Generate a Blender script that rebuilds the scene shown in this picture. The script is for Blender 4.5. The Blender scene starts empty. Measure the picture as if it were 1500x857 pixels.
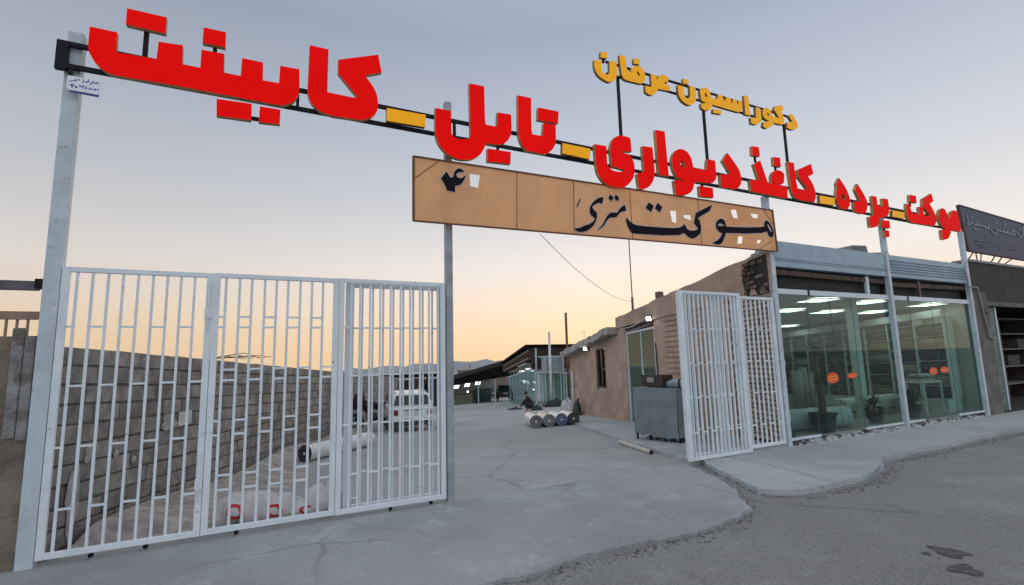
import bpy, bmesh, math, random
from mathutils import Vector, Matrix
from mathutils.geometry import tessellate_polygon
R = math.radians
rnd = random.Random(7)
S = bpy.context.scene
COL = S.collection

# ------------------------------------------------------------------ camera, sky, light, exposure
FPX, PITCH, ROLL, EYE = 722.6, R(7.586), R(-1.443), 1.6
cF = Vector((0, math.cos(PITCH), math.sin(PITCH)))
cR0 = Vector((1, 0, 0)); cU0 = cR0.cross(cF)
cR = cR0*math.cos(ROLL) + cU0*math.sin(ROLL)
cU = -cR0*math.sin(ROLL) + cU0*math.cos(ROLL)
CAM = Vector((0, 0, EYE))
cd = bpy.data.cameras.new('camera'); cam = bpy.data.objects.new('camera', cd); COL.objects.link(cam)
cd.sensor_width = 36; cd.lens = FPX/1500*36; cd.clip_end = 6000; cd.clip_start = 0.05
cam.matrix_world = Matrix(((cR.x, cU.x, -cF.x, 0), (cR.y, cU.y, -cF.y, 0), (cR.z, cU.z, -cF.z, EYE), (0, 0, 0, 1)))
S.camera = cam
S.view_settings.view_transform = 'Standard'; S.view_settings.look = 'None'
S.view_settings.gamma = 1; S.view_settings.exposure = 0.0; S.view_settings.use_curve_mapping = False

SUN_AZ, SUN_EL = R(78), R(2.0)          # the sun has just gone down behind the yard, a little to the right
sunv = Vector((math.cos(SUN_AZ), math.sin(SUN_AZ), 0))
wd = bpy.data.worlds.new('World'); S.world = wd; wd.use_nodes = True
nt = wd.node_tree; nt.nodes.clear()
def wn(t, **k):
    n = nt.nodes.new(t)
    for a, v in k.items(): setattr(n, a, v)
    return n
sky = wn('ShaderNodeTexSky', sky_type='NISHITA', sun_disc=False)
sky.sun_elevation = SUN_EL; sky.sun_rotation = math.pi/2 - SUN_AZ; sky.dust_density = 2.0; sky.air_density = 1.0
tc = wn('ShaderNodeTexCoord'); nrm = wn('ShaderNodeVectorMath', operation='NORMALIZE')
nt.links.new(tc.outputs['Generated'], nrm.inputs[0])
sep = wn('ShaderNodeSeparateXYZ'); nt.links.new(nrm.outputs[0], sep.inputs[0])
def ramp(stops):
    r = wn('ShaderNodeValToRGB'); cr = r.color_ramp; cr.interpolation = 'LINEAR'
    while len(cr.elements) < len(stops): cr.elements.new(0.5)
    for el, (p, c) in zip(cr.elements, stops): el.position = p; el.color = (*c, 1)
    nt.links.new(sep.outputs[2], r.inputs[0]); return r
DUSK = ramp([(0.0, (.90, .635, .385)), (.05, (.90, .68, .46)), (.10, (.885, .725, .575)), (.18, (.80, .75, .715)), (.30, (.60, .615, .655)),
             (.44, (.455, .50, .59)), (.57, (.34, .40, .495)), (.72, (.40, .46, .55)), (1.0, (.62, .70, .80))])  # zenith stops, out of view, are raised to brighten the ground
BACK = ramp([(0.0, (.62, .68, .78)), (.12, (.88, .93, 1.03)), (.40, (1.12, 1.18, 1.28)), (.75, (.86, .93, 1.03)), (1.0, (.62, .70, .80))])  # unseen sky behind the camera, brighter than real dusk, added fill for the fronts
dot = wn('ShaderNodeVectorMath', operation='DOT_PRODUCT'); dot.inputs[1].default_value = sunv
nt.links.new(nrm.outputs[0], dot.inputs[0])
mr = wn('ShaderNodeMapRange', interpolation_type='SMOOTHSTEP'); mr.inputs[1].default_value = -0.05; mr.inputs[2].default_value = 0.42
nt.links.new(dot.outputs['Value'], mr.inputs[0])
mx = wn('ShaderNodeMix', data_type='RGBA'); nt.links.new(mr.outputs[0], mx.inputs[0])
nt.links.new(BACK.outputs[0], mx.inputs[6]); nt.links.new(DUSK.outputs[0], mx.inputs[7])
bg1 = wn('ShaderNodeBackground'); bg1.inputs[1].default_value = 0.006; nt.links.new(sky.outputs[0], bg1.inputs[0])
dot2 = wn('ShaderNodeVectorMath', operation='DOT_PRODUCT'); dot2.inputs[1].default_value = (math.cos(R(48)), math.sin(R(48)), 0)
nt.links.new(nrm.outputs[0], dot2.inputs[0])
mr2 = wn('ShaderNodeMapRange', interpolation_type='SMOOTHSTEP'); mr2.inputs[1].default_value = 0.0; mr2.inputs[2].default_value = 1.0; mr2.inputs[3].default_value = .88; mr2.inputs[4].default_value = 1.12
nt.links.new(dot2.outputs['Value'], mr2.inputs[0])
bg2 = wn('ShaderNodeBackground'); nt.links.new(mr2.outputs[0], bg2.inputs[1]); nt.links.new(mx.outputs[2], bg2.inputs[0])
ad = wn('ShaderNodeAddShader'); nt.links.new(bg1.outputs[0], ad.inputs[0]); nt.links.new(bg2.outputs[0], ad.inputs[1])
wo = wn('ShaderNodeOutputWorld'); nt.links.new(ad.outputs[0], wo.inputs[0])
sl = bpy.data.lights.new('sun', 'SUN'); sl.energy = 0.25; sl.angle = R(15); sl.color = (1, .8, .58)
so = bpy.data.objects.new('sun', sl); COL.objects.link(so)
so.rotation_euler = Vector((-sunv.x*math.cos(SUN_EL), -sunv.y*math.cos(SUN_EL), -math.sin(SUN_EL))).to_track_quat('-Z', 'Y').to_euler()

# ------------------------------------------------------------------ survey frames of the place
TF, TY, SLOPE = R(26.473), R(96.82), -0.0455
O = Vector((-3.9983, 4.2276, 0))                                  # foot of the left gate post
e = Vector((math.cos(TF), math.sin(TF), 0)); n = Vector((-math.sin(TF), math.cos(TF), 0))   # along / behind the front line
ya = Vector((math.cos(TY), math.sin(TY), 0)); CA, SA = ya.dot(e), ya.dot(n)
KD = SLOPE/SA
def gz(d): return 0.0 if d < 0 else (KD*d if d < 7.5 else (KD*7.5 - .074*(min(d, 52)-7.5)))
def W(u, d, z): return O + e*u + n*d + Vector((0, 0, z))          # front frame
def Q(p, q, z): return W(p + q*CA, q*SA, z)                       # yard frame (p across, q along the yard)
def QG(p, q, h=0): return Q(p, q, gz(q*SA) + h)
wP0, wP1 = Q(9.5, 0, 0), Q(8.5, 10.6, 0)
wl = (wP1-wP0).normalized(); wo_ = Vector((-wl.y, wl.x, 0))
def SW(L, o, z): return wP0 + wl*L + wo_*o + Vector((0, 0, z))    # along the side wall, o = outwards into the yard
def ray(x, y): return cF + cR*(x-750)/FPX - cU*(y-428.5)/FPX
def hit(x, y, p0, nn):
    r = ray(x, y); return CAM + r*((p0-CAM).dot(nn)/r.dot(nn))
def FR(x, y, d=0):
    w = hit(x, y, W(0, d, 0), n); return ((w-O).dot(e), w.z)

# ------------------------------------------------------------------ materials
MATS = {}
def mat(name, c, rough=.6, var=.12, scale=6, bump=0, bscale=40, metal=0, c2=None, spec=.5, coat=0, mottled=None, island=0, world=0):
    if name in MATS: return MATS[name]
    m = bpy.data.materials.new(name); m.use_nodes = True; t = m.node_tree; b = t.nodes['Principled BSDF']
    b.inputs['Roughness'].default_value = rough; b.inputs['Metallic'].default_value = metal
    b.inputs['Specular IOR Level'].default_value = spec; b.inputs['Coat Weight'].default_value = coat
    tcn = t.nodes.new('ShaderNodeTexCoord')
    CO = t.nodes.new('ShaderNodeNewGeometry').outputs['Position'] if world else tcn.outputs['Object']
    if var or c2:
        nz = t.nodes.new('ShaderNodeTexNoise'); nz.inputs['Scale'].default_value = scale; nz.inputs['Detail'].default_value = 8; nz.inputs['Roughness'].default_value = .65
        t.links.new(CO, nz.inputs['Vector'])
        cr = t.nodes.new('ShaderNodeValToRGB'); a = c2 if c2 else tuple(v*(1-var*2) for v in c); bb = c if c2 else tuple(min(1, v*(1+var)) for v in c)
        cr.color_ramp.elements[0].position = .36; cr.color_ramp.elements[1].position = .66
        cr.color_ramp.elements[0].color = (*a, 1); cr.color_ramp.elements[1].color = (*bb, 1)
        t.links.new(nz.outputs[0], cr.inputs[0]); out = cr.outputs[0]
        if mottled:
            n2 = t.nodes.new('ShaderNodeTexNoise'); n2.inputs['Scale'].default_value = mottled[0]; n2.inputs['Detail'].default_value = 5
            t.links.new(CO, n2.inputs['Vector'])
            r2 = t.nodes.new('ShaderNodeValToRGB'); r2.color_ramp.elements[0].position = mottled[2]; r2.color_ramp.elements[1].position = mottled[3]
            r2.color_ramp.elements[0].color = (0, 0, 0, 1); r2.color_ramp.elements[1].color = (1, 1, 1, 1)
            t.links.new(n2.outputs[0], r2.inputs[0])
            mm = t.nodes.new('ShaderNodeMix'); mm.data_type = 'RGBA'; t.links.new(r2.outputs[0], mm.inputs[0])
            t.links.new(out, mm.inputs[6]); mm.inputs[7].default_value = (*mottled[1], 1); out = mm.outputs[2]
        if island:
            gi = t.nodes.new('ShaderNodeNewGeometry'); hs = t.nodes.new('ShaderNodeHueSaturation'); ml = t.nodes.new('ShaderNodeMapRange')
            ml.inputs[3].default_value = 1-island; ml.inputs[4].default_value = 1+island
            t.links.new(gi.outputs['Random Per Island'], ml.inputs[0]); t.links.new(ml.outputs[0], hs.inputs['Value']); t.links.new(out, hs.inputs['Color']); out = hs.outputs[0]
        t.links.new(out, b.inputs['Base Color'])
    else: b.inputs['Base Color'].default_value = (*c, 1)
    if bump:
        nb = t.nodes.new('ShaderNodeTexNoise'); nb.inputs['Scale'].default_value = bscale; nb.inputs['Detail'].default_value = 8
        t.links.new(CO, nb.inputs['Vector'])
        bp = t.nodes.new('ShaderNodeBump'); bp.inputs['Strength'].default_value = bump; bp.inputs['Distance'].default_value = .02
        t.links.new(nb.outputs[0], bp.inputs['Height']); t.links.new(bp.outputs[0], b.inputs['Normal'])
    MATS[name] = m; return m
def lit(m, c, s):
    b = m.node_tree.nodes['Principled BSDF']; b.inputs['Emission Color'].default_value = (*c, 1); b.inputs['Emission Strength'].default_value = s; return m
def emit(name, c, s):
    if name in MATS: return MATS[name]
    m = bpy.data.materials.new(name); m.use_nodes = True; b = m.node_tree.nodes['Principled BSDF']
    b.inputs['Base Color'].default_value = (*c, 1); b.inputs['Emission Color'].default_value = (*c, 1); b.inputs['Emission Strength'].default_value = s
    MATS[name] = m; return m
def glass(name, tint, refl=1.0):
    if name in MATS: return MATS[name]
    m = bpy.data.materials.new(name); m.use_nodes = True; t = m.node_tree; t.nodes.clear()
    o = t.nodes.new('ShaderNodeOutputMaterial'); tr = t.nodes.new('ShaderNodeBsdfTransparent'); tr.inputs[0].default_value = (*tint, 1)
    g = t.nodes.new('ShaderNodeBsdfGlossy'); g.inputs['Roughness'].default_value = .01; g.inputs[0].default_value = (.9*refl, .95*refl, .95*refl, 1)
    lw = t.nodes.new('ShaderNodeLayerWeight'); lw.inputs[0].default_value = .5
    pw = t.nodes.new('ShaderNodeMath'); pw.operation = 'POWER'; pw.inputs[1].default_value = 4.0; t.links.new(lw.outputs['Facing'], pw.inputs[0])
    f = t.nodes.new('ShaderNodeMath'); f.operation = 'MULTIPLY_ADD'; f.inputs[1].default_value = .30; f.inputs[2].default_value = .035; t.links.new(pw.outputs[0], f.inputs[0])
    x = t.nodes.new('ShaderNodeMixShader')
    t.links.new(f.outputs[0], x.inputs[0]); t.links.new(tr.outputs[0], x.inputs[1]); t.links.new(g.outputs[0], x.inputs[2]); t.links.new(x.outputs[0], o.inputs[0])
    MATS[name] = m; return m
GATE = mat('gate_paint', (.68, .74, .78), .42, .05, 3, mottled=(17, (.30, .22, .16), .665, .75), world=1)
POST = mat('post_paint', (.50, .57, .62), .45, .08, 4, mottled=(11, (.26, .24, .22), .64, .74))
PIPE = mat('grey_steel', (.33, .35, .37), .5, .15, 5)
BLACK = mat('black_steel', (.010, .009, .014), .6, .2, 9, spec=.2)
RED = lit(mat('red_acrylic', (.80, .004, .003), .6, .05, 1.5, spec=.05), (1, .002, .001), .27)   # emission added to brighten the faces, as if lit from inside
YEL = lit(mat('yellow_acrylic', (.88, .40, .006), .5, .03, 1.5, spec=.2), (1, .42, .004), .26)  # same added emission brightens the yellow faces
TAN = mat('letter_return', (.42, .26, .10), .5, .15, 8)
YRET = mat('yellow_letter_return', (.25, .15, .035), .5, .15, 8)
BANNER = mat('banner_cloth', (.88, .47, .235), .8, .06, 2.2, mottled=(1.3, (.74, .33, .13), .52, .8))
_t = BANNER.node_tree; _p = _t.nodes['Principled BSDF']; _tr = _t.nodes.new('ShaderNodeBsdfTranslucent'); _mx = _t.nodes.new('ShaderNodeMixShader'); _mx.inputs[0].default_value = .38
_t.links.new(_p.inputs['Base Color'].links[0].from_socket, _tr.inputs[0]); _t.links.new(_p.outputs[0], _mx.inputs[1]); _t.links.new(_tr.outputs[0], _mx.inputs[2])
_t.links.new(_mx.outputs[0], [q for q in _t.nodes if q.type == 'OUTPUT_MATERIAL'][0].inputs[0])
INK = mat('black_vinyl', (.010, .008, .013), .85, .1, 8, spec=.15)
OUTL = mat('letter_outline', (.55, .45, .42), .6, .05)
RUST = mat('banner_frame', (.17, .055, .03), .7, .2, 9)
WHITE = mat('white_plate', (.82, .84, .9), .4, .03)
BLUE = mat('blue_ink', (.05, .07, .3), .5, 0)
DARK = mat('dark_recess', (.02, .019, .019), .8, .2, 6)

# ------------------------------------------------------------------ mesh helpers
def tag(o, label=None, cat=None, group=None, kind=None):
    for k, v in (('label', label), ('category', cat), ('group', group), ('kind', kind)):
        if v: o[k] = v
    return o
def thing(name, label, cat, loc, group=None, rz=0):
    o = bpy.data.objects.new(name, None); COL.objects.link(o); o.location = loc; o.rotation_euler = (0, 0, rz)
    o.empty_display_size = .1
    return tag(o, label, cat, group)
class MB:
    def __init__(s): s.v = []; s.f = []; s.m = []; s.sm = []
    def add(s, vs, fs, mi=0, smooth=False):
        b = len(s.v); s.v += [Vector(v) for v in vs]
        for f in fs: s.f.append([b+i for i in f]); s.m.append(mi); s.sm.append(smooth)
        return s
    def box(s, fr, a, b, c, mi=0):
        vs = [fr(x, y, z) for x in a for y in b for z in c]
        return s.add(vs, [(0, 1, 3, 2), (4, 6, 7, 5), (0, 4, 5, 1), (2, 3, 7, 6), (0, 2, 6, 4), (1, 5, 7, 3)], mi)
    def hexa(s, vs, mi=0): return s.add(vs, [(0, 1, 2, 3), (7, 6, 5, 4), (0, 4, 5, 1), (1, 5, 6, 2), (2, 6, 7, 3), (3, 7, 4, 0)], mi)
    def bar(s, p, q, w, t=None, mi=0, up=None):
        p, q = Vector(p), Vector(q); ax = (q-p).normalized(); t = t or w
        up = Vector(up) if up else (Vector((0, 0, 1)) if abs(ax.z) < .9 else n)
        x = ax.cross(up).normalized()*w/2; y = x.cross(ax).normalized()*t/2
        c = [p-x-y, p+x-y, p+x+y, p-x+y]; c2 = [v+(q-p) for v in c]
        return s.hexa(c+c2, mi)
    def tube(s, pts, r, seg=10, mi=0, caps=True, smooth=True):
        pts = [Vector(p) for p in pts]; rs = r if isinstance(r, (list, tuple)) else [r]*len(pts)
        b = len(s.v)
        ax0 = (pts[1]-pts[0]).normalized(); ref = Vector((0, 0, 1)) if abs(ax0.z) < .9 else Vector((1, 0, 0))
        for i, p in enumerate(pts):
            ax = (pts[min(i+1, len(pts)-1)]-pts[max(i-1, 0)]).normalized()
            x = ax.cross(ref).normalized(); y = x.cross(ax)
            for k in range(seg):
                t = 2*math.pi*k/seg; s.v.append(p + (x*math.cos(t)+y*math.sin(t))*rs[i])
        for i in range(len(pts)-1):
            for k in range(seg):
                k2 = (k+1) % seg
                s.f.append([b+i*seg+k, b+i*seg+k2, b+(i+1)*seg+k2, b+(i+1)*seg+k]); s.m.append(mi); s.sm.append(smooth)
        if caps:
            s.f.append([b+k for k in range(seg)][::-1]); s.m.append(mi); s.sm.append(False)
            s.f.append([b+(len(pts)-1)*seg+k for k in range(seg)]); s.m.append(mi); s.sm.append(False)
        return s
    def prism(s, loops, fr, d0, d1, mi=0, ms=1):
        """loops: outer + holes in (u,z); front cap at d0, back at d1"""
        flat = [p for l in loops for p in l]
        tris = tessellate_polygon([[Vector((a, b, 0)) for a, b in l] for l in loops])
        N = len(flat); s.add([fr(a, d0, b) for a, b in flat], tris, mi); s.add([fr(a, d1, b) for a, b in flat], [t[::-1] for t in tris], ms)
        for l in loops:
            m = len(l); vs = [fr(a, d0, b) for a, b in l]+[fr(a, d1, b) for a, b in l]
            s.add(vs, [(i, (i+1) % m, m+(i+1) % m, m+i) for i in range(m)], ms)
        return s
    def build(s, name, mats, parent=None, loc=None, bevel=0, fix=True):
        if not isinstance(mats, (list, tuple)): mats = [mats]
        me = bpy.data.meshes.new(name); base = Vector(loc) if loc is not None else (parent_world(parent) if parent else (s.v[0].copy() if s.v else Vector()))
        if loc is None and parent is None:
            xs = [v.x for v in s.v]; ys = [v.y for v in s.v]; zs = [v.z for v in s.v]
            base = Vector(((min(xs)+max(xs))/2, (min(ys)+max(ys))/2, min(zs)))
        me.from_pydata([v-base for v in s.v], [], s.f)
        for m in mats: me.materials.append(m)
        for p, mi, sm in zip(me.polygons, s.m, s.sm): p.material_index = min(mi, len(mats)-1); p.use_smooth = sm
        if fix:
            bm = bmesh.new(); bm.from_mesh(me); bmesh.ops.recalc_face_normals(bm, faces=bm.faces); bm.to_mesh(me); bm.free()
        me.update()
        o = bpy.data.objects.new(name, me); COL.objects.link(o)
        if parent: o.parent = parent; o.location = base - parent_world(parent)
        else: o.location = base
        if bevel:
            bv = o.modifiers.new('bevel', 'BEVEL'); bv.width = bevel; bv.segments = 2; bv.limit_method = 'ANGLE'; bv.angle_limit = R(40)
        return o
def parent_world(o):
    v = Vector()
    while o is not None: v = v + o.location; o = o.parent
    return v
def copy_tree(o, parent=None):
    c = o.copy(); COL.objects.link(c)
    if parent: c.parent = parent
    for ch in list(o.children): copy_tree(ch, c)
    return c
def L0(x, y, z): return Vector((x, y, z))
def smooth_loop(pts, steps=4):
    out = []; N = len(pts); P = [Vector((p[0], p[1])) for p in pts]; sm = [len(p) > 2 for p in pts]
    for i in range(N):
        a, b = P[i], P[(i+1) % N]; out.append(a)
        if sm[i] or sm[(i+1) % N]:
            ta = (b-P[i-1])/2 if sm[i] else (b-a); tb = (P[(i+2) % N]-a)/2 if sm[(i+1) % N] else (b-a)
            L = (b-a).length
            if ta.length > 1.4*L: ta = ta*(1.4*L/ta.length)
            if tb.length > 1.4*L: tb = tb*(1.4*L/tb.length)
            for k in range(1, steps):
                t = k/steps; t2, t3 = t*t, t*t*t
                out.append(a*(2*t3-3*t2+1)+ta*(t3-2*t2+t)+b*(-2*t3+3*t2)+tb*(t3-t2))
    return [(p.x, p.y) for p in out]
def trace(crop, pts, d):
    """outline surveyed on the photograph -> metres in the sign's own plane"""
    x0, y0, s = crop
    return [FR(x0+x/s, y0+y/s, d) for x, y in smooth_loop(pts)]

# ------------------------------------------------------------------ ground, street, slabs
def ground_mat(name, c, dark, pale, crack=.5, sc=1.0, speck=.10, bump=.4):
    m = bpy.data.materials.new(name); m.use_nodes = True; t = m.node_tree; b = t.nodes['Principled BSDF']; b.inputs['Roughness'].default_value = .9; b.inputs['Specular IOR Level'].default_value = .3
    co = t.nodes.new('ShaderNodeTexCoord').outputs['Object']
    def noise(s_, d=6, r=.6, vec=None):
        q = t.nodes.new('ShaderNodeTexNoise'); q.inputs['Scale'].default_value = s_*sc; q.inputs['Detail'].default_value = d; q.inputs['Roughness'].default_value = r; t.links.new(vec or co, q.inputs['Vector']); return q
    def rmp(src, p0, p1):
        q = t.nodes.new('ShaderNodeMapRange'); q.inputs[1].default_value = p0; q.inputs[2].default_value = p1; t.links.new(src, q.inputs[0]); return q.outputs[0]
    def mix(f, a_, b_, mode='MIX'):
        q = t.nodes.new('ShaderNodeMix'); q.data_type = 'RGBA'; q.blend_type = mode
        if isinstance(f, float): q.inputs[0].default_value = f
        else: t.links.new(f, q.inputs[0])
        for i, v in ((6, a_), (7, b_)):
            if isinstance(v, tuple): q.inputs[i].default_value = (*v, 1)
            else: t.links.new(v, q.inputs[i])
        return q.outputs[2]
    base = mix(rmp(noise(.55, 8).outputs[0], .40, .66), c, dark)
    base = mix(rmp(noise(1.9, 10, .7).outputs[0], .53, .72), base, pale)
    base = mix(rmp(noise(.22, 4).outputs[0], .52, .70), base, tuple(v*.82 for v in c))
    sp = noise(70, 3, .8); g = t.nodes.new('ShaderNodeMapRange'); g.inputs[1].default_value = .3; g.inputs[2].default_value = .7; g.inputs[3].default_value = 1-speck*2; g.inputs[4].default_value = 1+speck; t.links.new(sp.outputs[0], g.inputs[0])
    hs = t.nodes.new('ShaderNodeHueSaturation'); t.links.new(g.outputs[0], hs.inputs['Value']); t.links.new(base, hs.inputs['Color'])
    wv = noise(1.3, 5, .7); ad_ = t.nodes.new('ShaderNodeMix'); ad_.data_type = 'RGBA'; ad_.inputs[0].default_value = .22; t.links.new(co, ad_.inputs[6]); t.links.new(wv.outputs['Color'], ad_.inputs[7])
    vo = t.nodes.new('ShaderNodeTexVoronoi'); vo.feature = 'DISTANCE_TO_EDGE'; vo.inputs['Scale'].default_value = .42*sc; t.links.new(ad_.outputs[2], vo.inputs['Vector'])
    ck = rmp(vo.outputs['Distance'], .010, .002); gate_ = rmp(noise(.5, 2).outputs[0], .47, .55); cm = t.nodes.new('ShaderNodeMath'); cm.operation = 'MULTIPLY'; t.links.new(ck, cm.inputs[0]); t.links.new(gate_, cm.inputs[1])
    cm2 = t.nodes.new('ShaderNodeMath'); cm2.operation = 'MULTIPLY'; cm2.inputs[1].default_value = crack; t.links.new(cm.outputs[0], cm2.inputs[0])
    fin = mix(cm2.outputs[0], hs.outputs[0], tuple(v*.3 for v in dark)); t.links.new(fin, b.inputs['Base Color'])
    h = t.nodes.new('ShaderNodeMath'); h.operation = 'ADD'; t.links.new(noise(45, 8, .7).outputs[0], h.inputs[0]); n3 = noise(6, 6); t.links.new(n3.outputs[0], h.inputs[1])
    bp = t.nodes.new('ShaderNodeBump'); bp.inputs['Strength'].default_value = bump; bp.inputs['Distance'].default_value = .02; t.links.new(h.outputs[0], bp.inputs['Height']); t.links.new(bp.outputs[0], b.inputs['Normal'])
    return m
CONC = ground_mat('driveway_concrete', (.385, .39, .395), (.295, .30, .305), (.50, .505, .51), .32, 1.0, .14, .55)
YARD = ground_mat('yard_concrete', (.43, .425, .42), (.34, .335, .33), (.50, .495, .49), .35, .8)
WALK = ground_mat('pavement_concrete', (.44, .455, .465), (.34, .35, .36), (.53, .545, .555), .35, 1.2)
ASPH = ground_mat('asphalt', (.335, .332, .328), (.265, .26, .26), (.41, .405, .395), .4, 1.0, .26, .9)
DIRT = mat('dry_dirt', (.46, .40, .36), .95, .2, 5, .8, 30)
STONE = mat('gravel_stone', (.22, .21, .2), .9, .25, 20, island=.4)
LAND = mat('far_land', (.24, .24, .22), .95, .2, .02)
HILL = mat('hill_rock', (.30, .305, .31), .95, .12, .004)
def jag(pts, step=.22, amp=.035, closed=True, seed=3):
    r = random.Random(seed); out = []
    for i in range(len(pts) if closed else len(pts)-1):
        a, b = Vector(pts[i]), Vector(pts[(i+1) % len(pts)]); L = (b-a).length
        m = max(1, int(L/step)) if L < 40 else 1
        for k in range(m):
            p = a.lerp(b, k/m); j = amp if m > 1 else 0
            out.append((p.x + r.uniform(-j, j), p.y + r.uniform(-j, j)))
    return out
def slab(name, pts, mats, top, bot, zf=None):
    tris = tessellate_polygon([[Vector((a, b, 0)) for a, b in pts]])
    zf = zf or (lambda u, d: 0); N = len(pts); mb = MB()
    mb.add([W(u, d, zf(u, d)+top) for u, d in pts], tris)
    mb.add([W(u, d, zf(u, d)+top) for u, d in pts]+[W(u, d, zf(u, d)+bot) for u, d in pts], [(i, (i+1) % N, N+(i+1) % N, N+i) for i in range(N)])
    return tag(mb.build(name, mats), kind='structure')
def ud(p, q): return (p+q*CA, q*SA)
# street: a gently uneven sheet
mb = MB(); us = [-900, -200, -60, -20] + [-10+.8*i for i in range(48)] + [40, 80, 200, 900]; ds = [-900, -200, -60, -20, -12] + [-9+.6*i for i in range(15)] + [.02]
for d in ds:
    for u in us: mb.v.append(W(u, d, -.030 + (.003*math.sin(u*.7+d)+.002*math.sin(d*1.9-u*.4) if -12 < d < -2.6 and -10 < u < 28 else 0)))
for j in range(len(ds)-1):
    for i in range(len(us)-1): mb.f.append([j*len(us)+i, j*len(us)+i+1, (j+1)*len(us)+i+1, (j+1)*len(us)+i]); mb.m.append(0); mb.sm.append(True)
tag(mb.build('street', ASPH), kind='structure')
# yard and the land beyond it, one sheet to the foot of the hills
mb = MB(); us = [-2500, -400, -60, -12, -2, 6, 14, 24, 40, 80, 400, 2500]; prof = [(0, 0)] + [(d, gz(d)) for d in (3.5, 7.5, 15, 30, 45, 52)] + [(62, -3.9), (90, -9), (150, -20), (300, -42), (700, -58), (2600, -60)]
for d, z in prof:
    for u in us: mb.v.append(W(u, d, z))
for j in range(len(prof)-1):
    for i in range(len(us)-1): mb.f.append([j*len(us)+i, j*len(us)+i+1, (j+1)*len(us)+i+1, (j+1)*len(us)+i]); mb.m.append(0 if prof[j+1][0] < 63 else 1); mb.sm.append(False)
tag(mb.build('ground', [YARD, LAND]), kind='structure')
# hills
mb = MB(); NA = 120; ridge = []
for i in range(NA+1):
    az = R(150 - 110*i/NA); dist = 1500
    deg = math.degrees(az)
    # ridge height seen over the yard: low on the left, highest behind the yard's right side
    h = -4 - 26*max(0, min(1, (deg-97)/16))**1.3 + 3.0*math.sin(deg*1.7)+2.2*math.sin(deg*3.1+1)+1.2*math.sin(deg*7.3)
    ridge.append((az, dist, h))
for az, dist, h in ridge:
    for k, (dd, zz) in enumerate(((-700, -60), (-380, -48+.35*(h+60)*.3), (-120, h-14), (0, h), (300, h-30), (700, -60))):
        mb.v.append(Vector((math.cos(az)*(dist+dd), math.sin(az)*(dist+dd), zz)))
for i in range(NA):
    for k in range(5): mb.f.append([i*6+k, (i+1)*6+k, (i+1)*6+k+1, i*6+k+1]); mb.m.append(0); mb.sm.append(True)
tag(mb.build('hills', HILL), kind='structure')
# concrete apron in front of the gate
edge = [(7.27, .02), (7.12, -.42), (6.72, -1.25), (6.33, -1.72), (6.2, -1.86), (5.95, -1.97), (5.2, -2.06), (4.1, -2.03), (3.0, -2.06), (0, -2.12), (-4, -2.2), (-30, -2.3)]
ap = jag(jag(edge, .45, .05, False)+[edge[-1]], .07, .022, False, 5) + [(-30, -2.3), (-30, .02)]
slab('driveway', ap, CONC, .004, -.12)
# pavement in front of the shop and along its side
pv = jag(jag([(7.55, .0), (7.33, -.35), (7.05, -1.05), (6.85, -1.45), (7.1, -1.7), (7.6, -1.78), (8.4, -1.75), (9.1, -1.6), (9.55, -1.42), (9.75, -1.27), (10.9, -1.2), (12.5, -1.2), (15.3, -1.15), (18, -1.12), (40, -1.1)], .5, .045, False)+[(40, -1.1)], .07, .02, False, 5) + [(40, -1.1), (40, 6), (9.7, 6), (9.55, .0)]
slab('pavement', pv, WALK, .035, -.12, lambda u, d: gz(d))
sp = jag([ud(7.32, .0), ud(7.25, 2), ud(7.22, 4), ud(7.25, 6.2), ud(7.3, 11)], .25, .025, False) + [ud(7.3, 11), ud(8.7, 11), ud(9.7, .0)]
slab('side_pavement', sp, WALK, .055, -.15, lambda u, d: gz(d))
# dirt bank along the block wall
mb = MB(); NQ = 40
for i in range(NQ+1):
    q = .12+i*.5; w = .75+.25*math.sin(q*.9)+.15*math.sin(q*2.3); h = .16+.05*math.sin(q*1.3)
    for f_, hh in ((0, h), (.3, h*.75+rnd.uniform(-.02, .02)), (.65, h*.3+rnd.uniform(-.015, .015)), (1, .006), (1.15, -.02)):
        u, d = ud(.1+w*f_*1.25, q); mb.v.append(W(u, d, gz(d)+(hh if i else -.03)))
for i in range(NQ):
    for k in range(4): mb.f.append([i*5+k, (i+1)*5+k, (i+1)*5+k+1, i*5+k+1]); mb.m.append(0); mb.sm.append(True)
tag(mb.build('dirt_bank', DIRT), kind='structure')
# loose stones along the broken edges
mb = MB()
def pebble(u, d, z, r):
    c = W(u, d, z+r*.45); pts = []
    for sx, sy, sz in ((1, 0, 0), (-1, 0, 0), (0, 1, 0), (0, -1, 0), (0, 0, 1), (0, 0, -1)):
        pts.append(c+Vector((sx, sy, sz*.7))*r*rnd.uniform(.6, 1.2))
    mb.add(pts, [(0, 2, 4), (2, 1, 4), (1, 3, 4), (3, 0, 4), (2, 0, 5), (1, 2, 5), (3, 1, 5), (0, 3, 5)])
for chain, amt in ((edge[:9], 150), ([(7.45, -.1), (6.95, -1.3), (6.9, -1.6), (7.3, -1.83), (8.4, -1.83), (9.3, -1.6), (9.75, -1.35), (12.5, -1.28), (16, -1.22)], 130)):
    for i in range(len(chain)-1):
        a, b = Vector(chain[i]), Vector(chain[i+1]); L = (b-a).length
        for _ in range(int(L*amt)):
            p = a.lerp(b, rnd.random()); s_ = rnd.gauss(0, .07)
            pebble(p.x+s_*.7, p.y-abs(s_)-.01, -.031, rnd.choice((.004, .005, .006, .007, .008, .01, .012, .018)))
for _ in range(700): pebble(rnd.uniform(-1, 14), rnd.uniform(-4.5, -2.3), -.029, rnd.choice((.003, .004, .005, .008)))
tag(mb.build('gravel', STONE), kind='stuff')
TARM = mat('oil_stain', (.105, .104, .107), .9, .3, 14, .6, 90)
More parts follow.
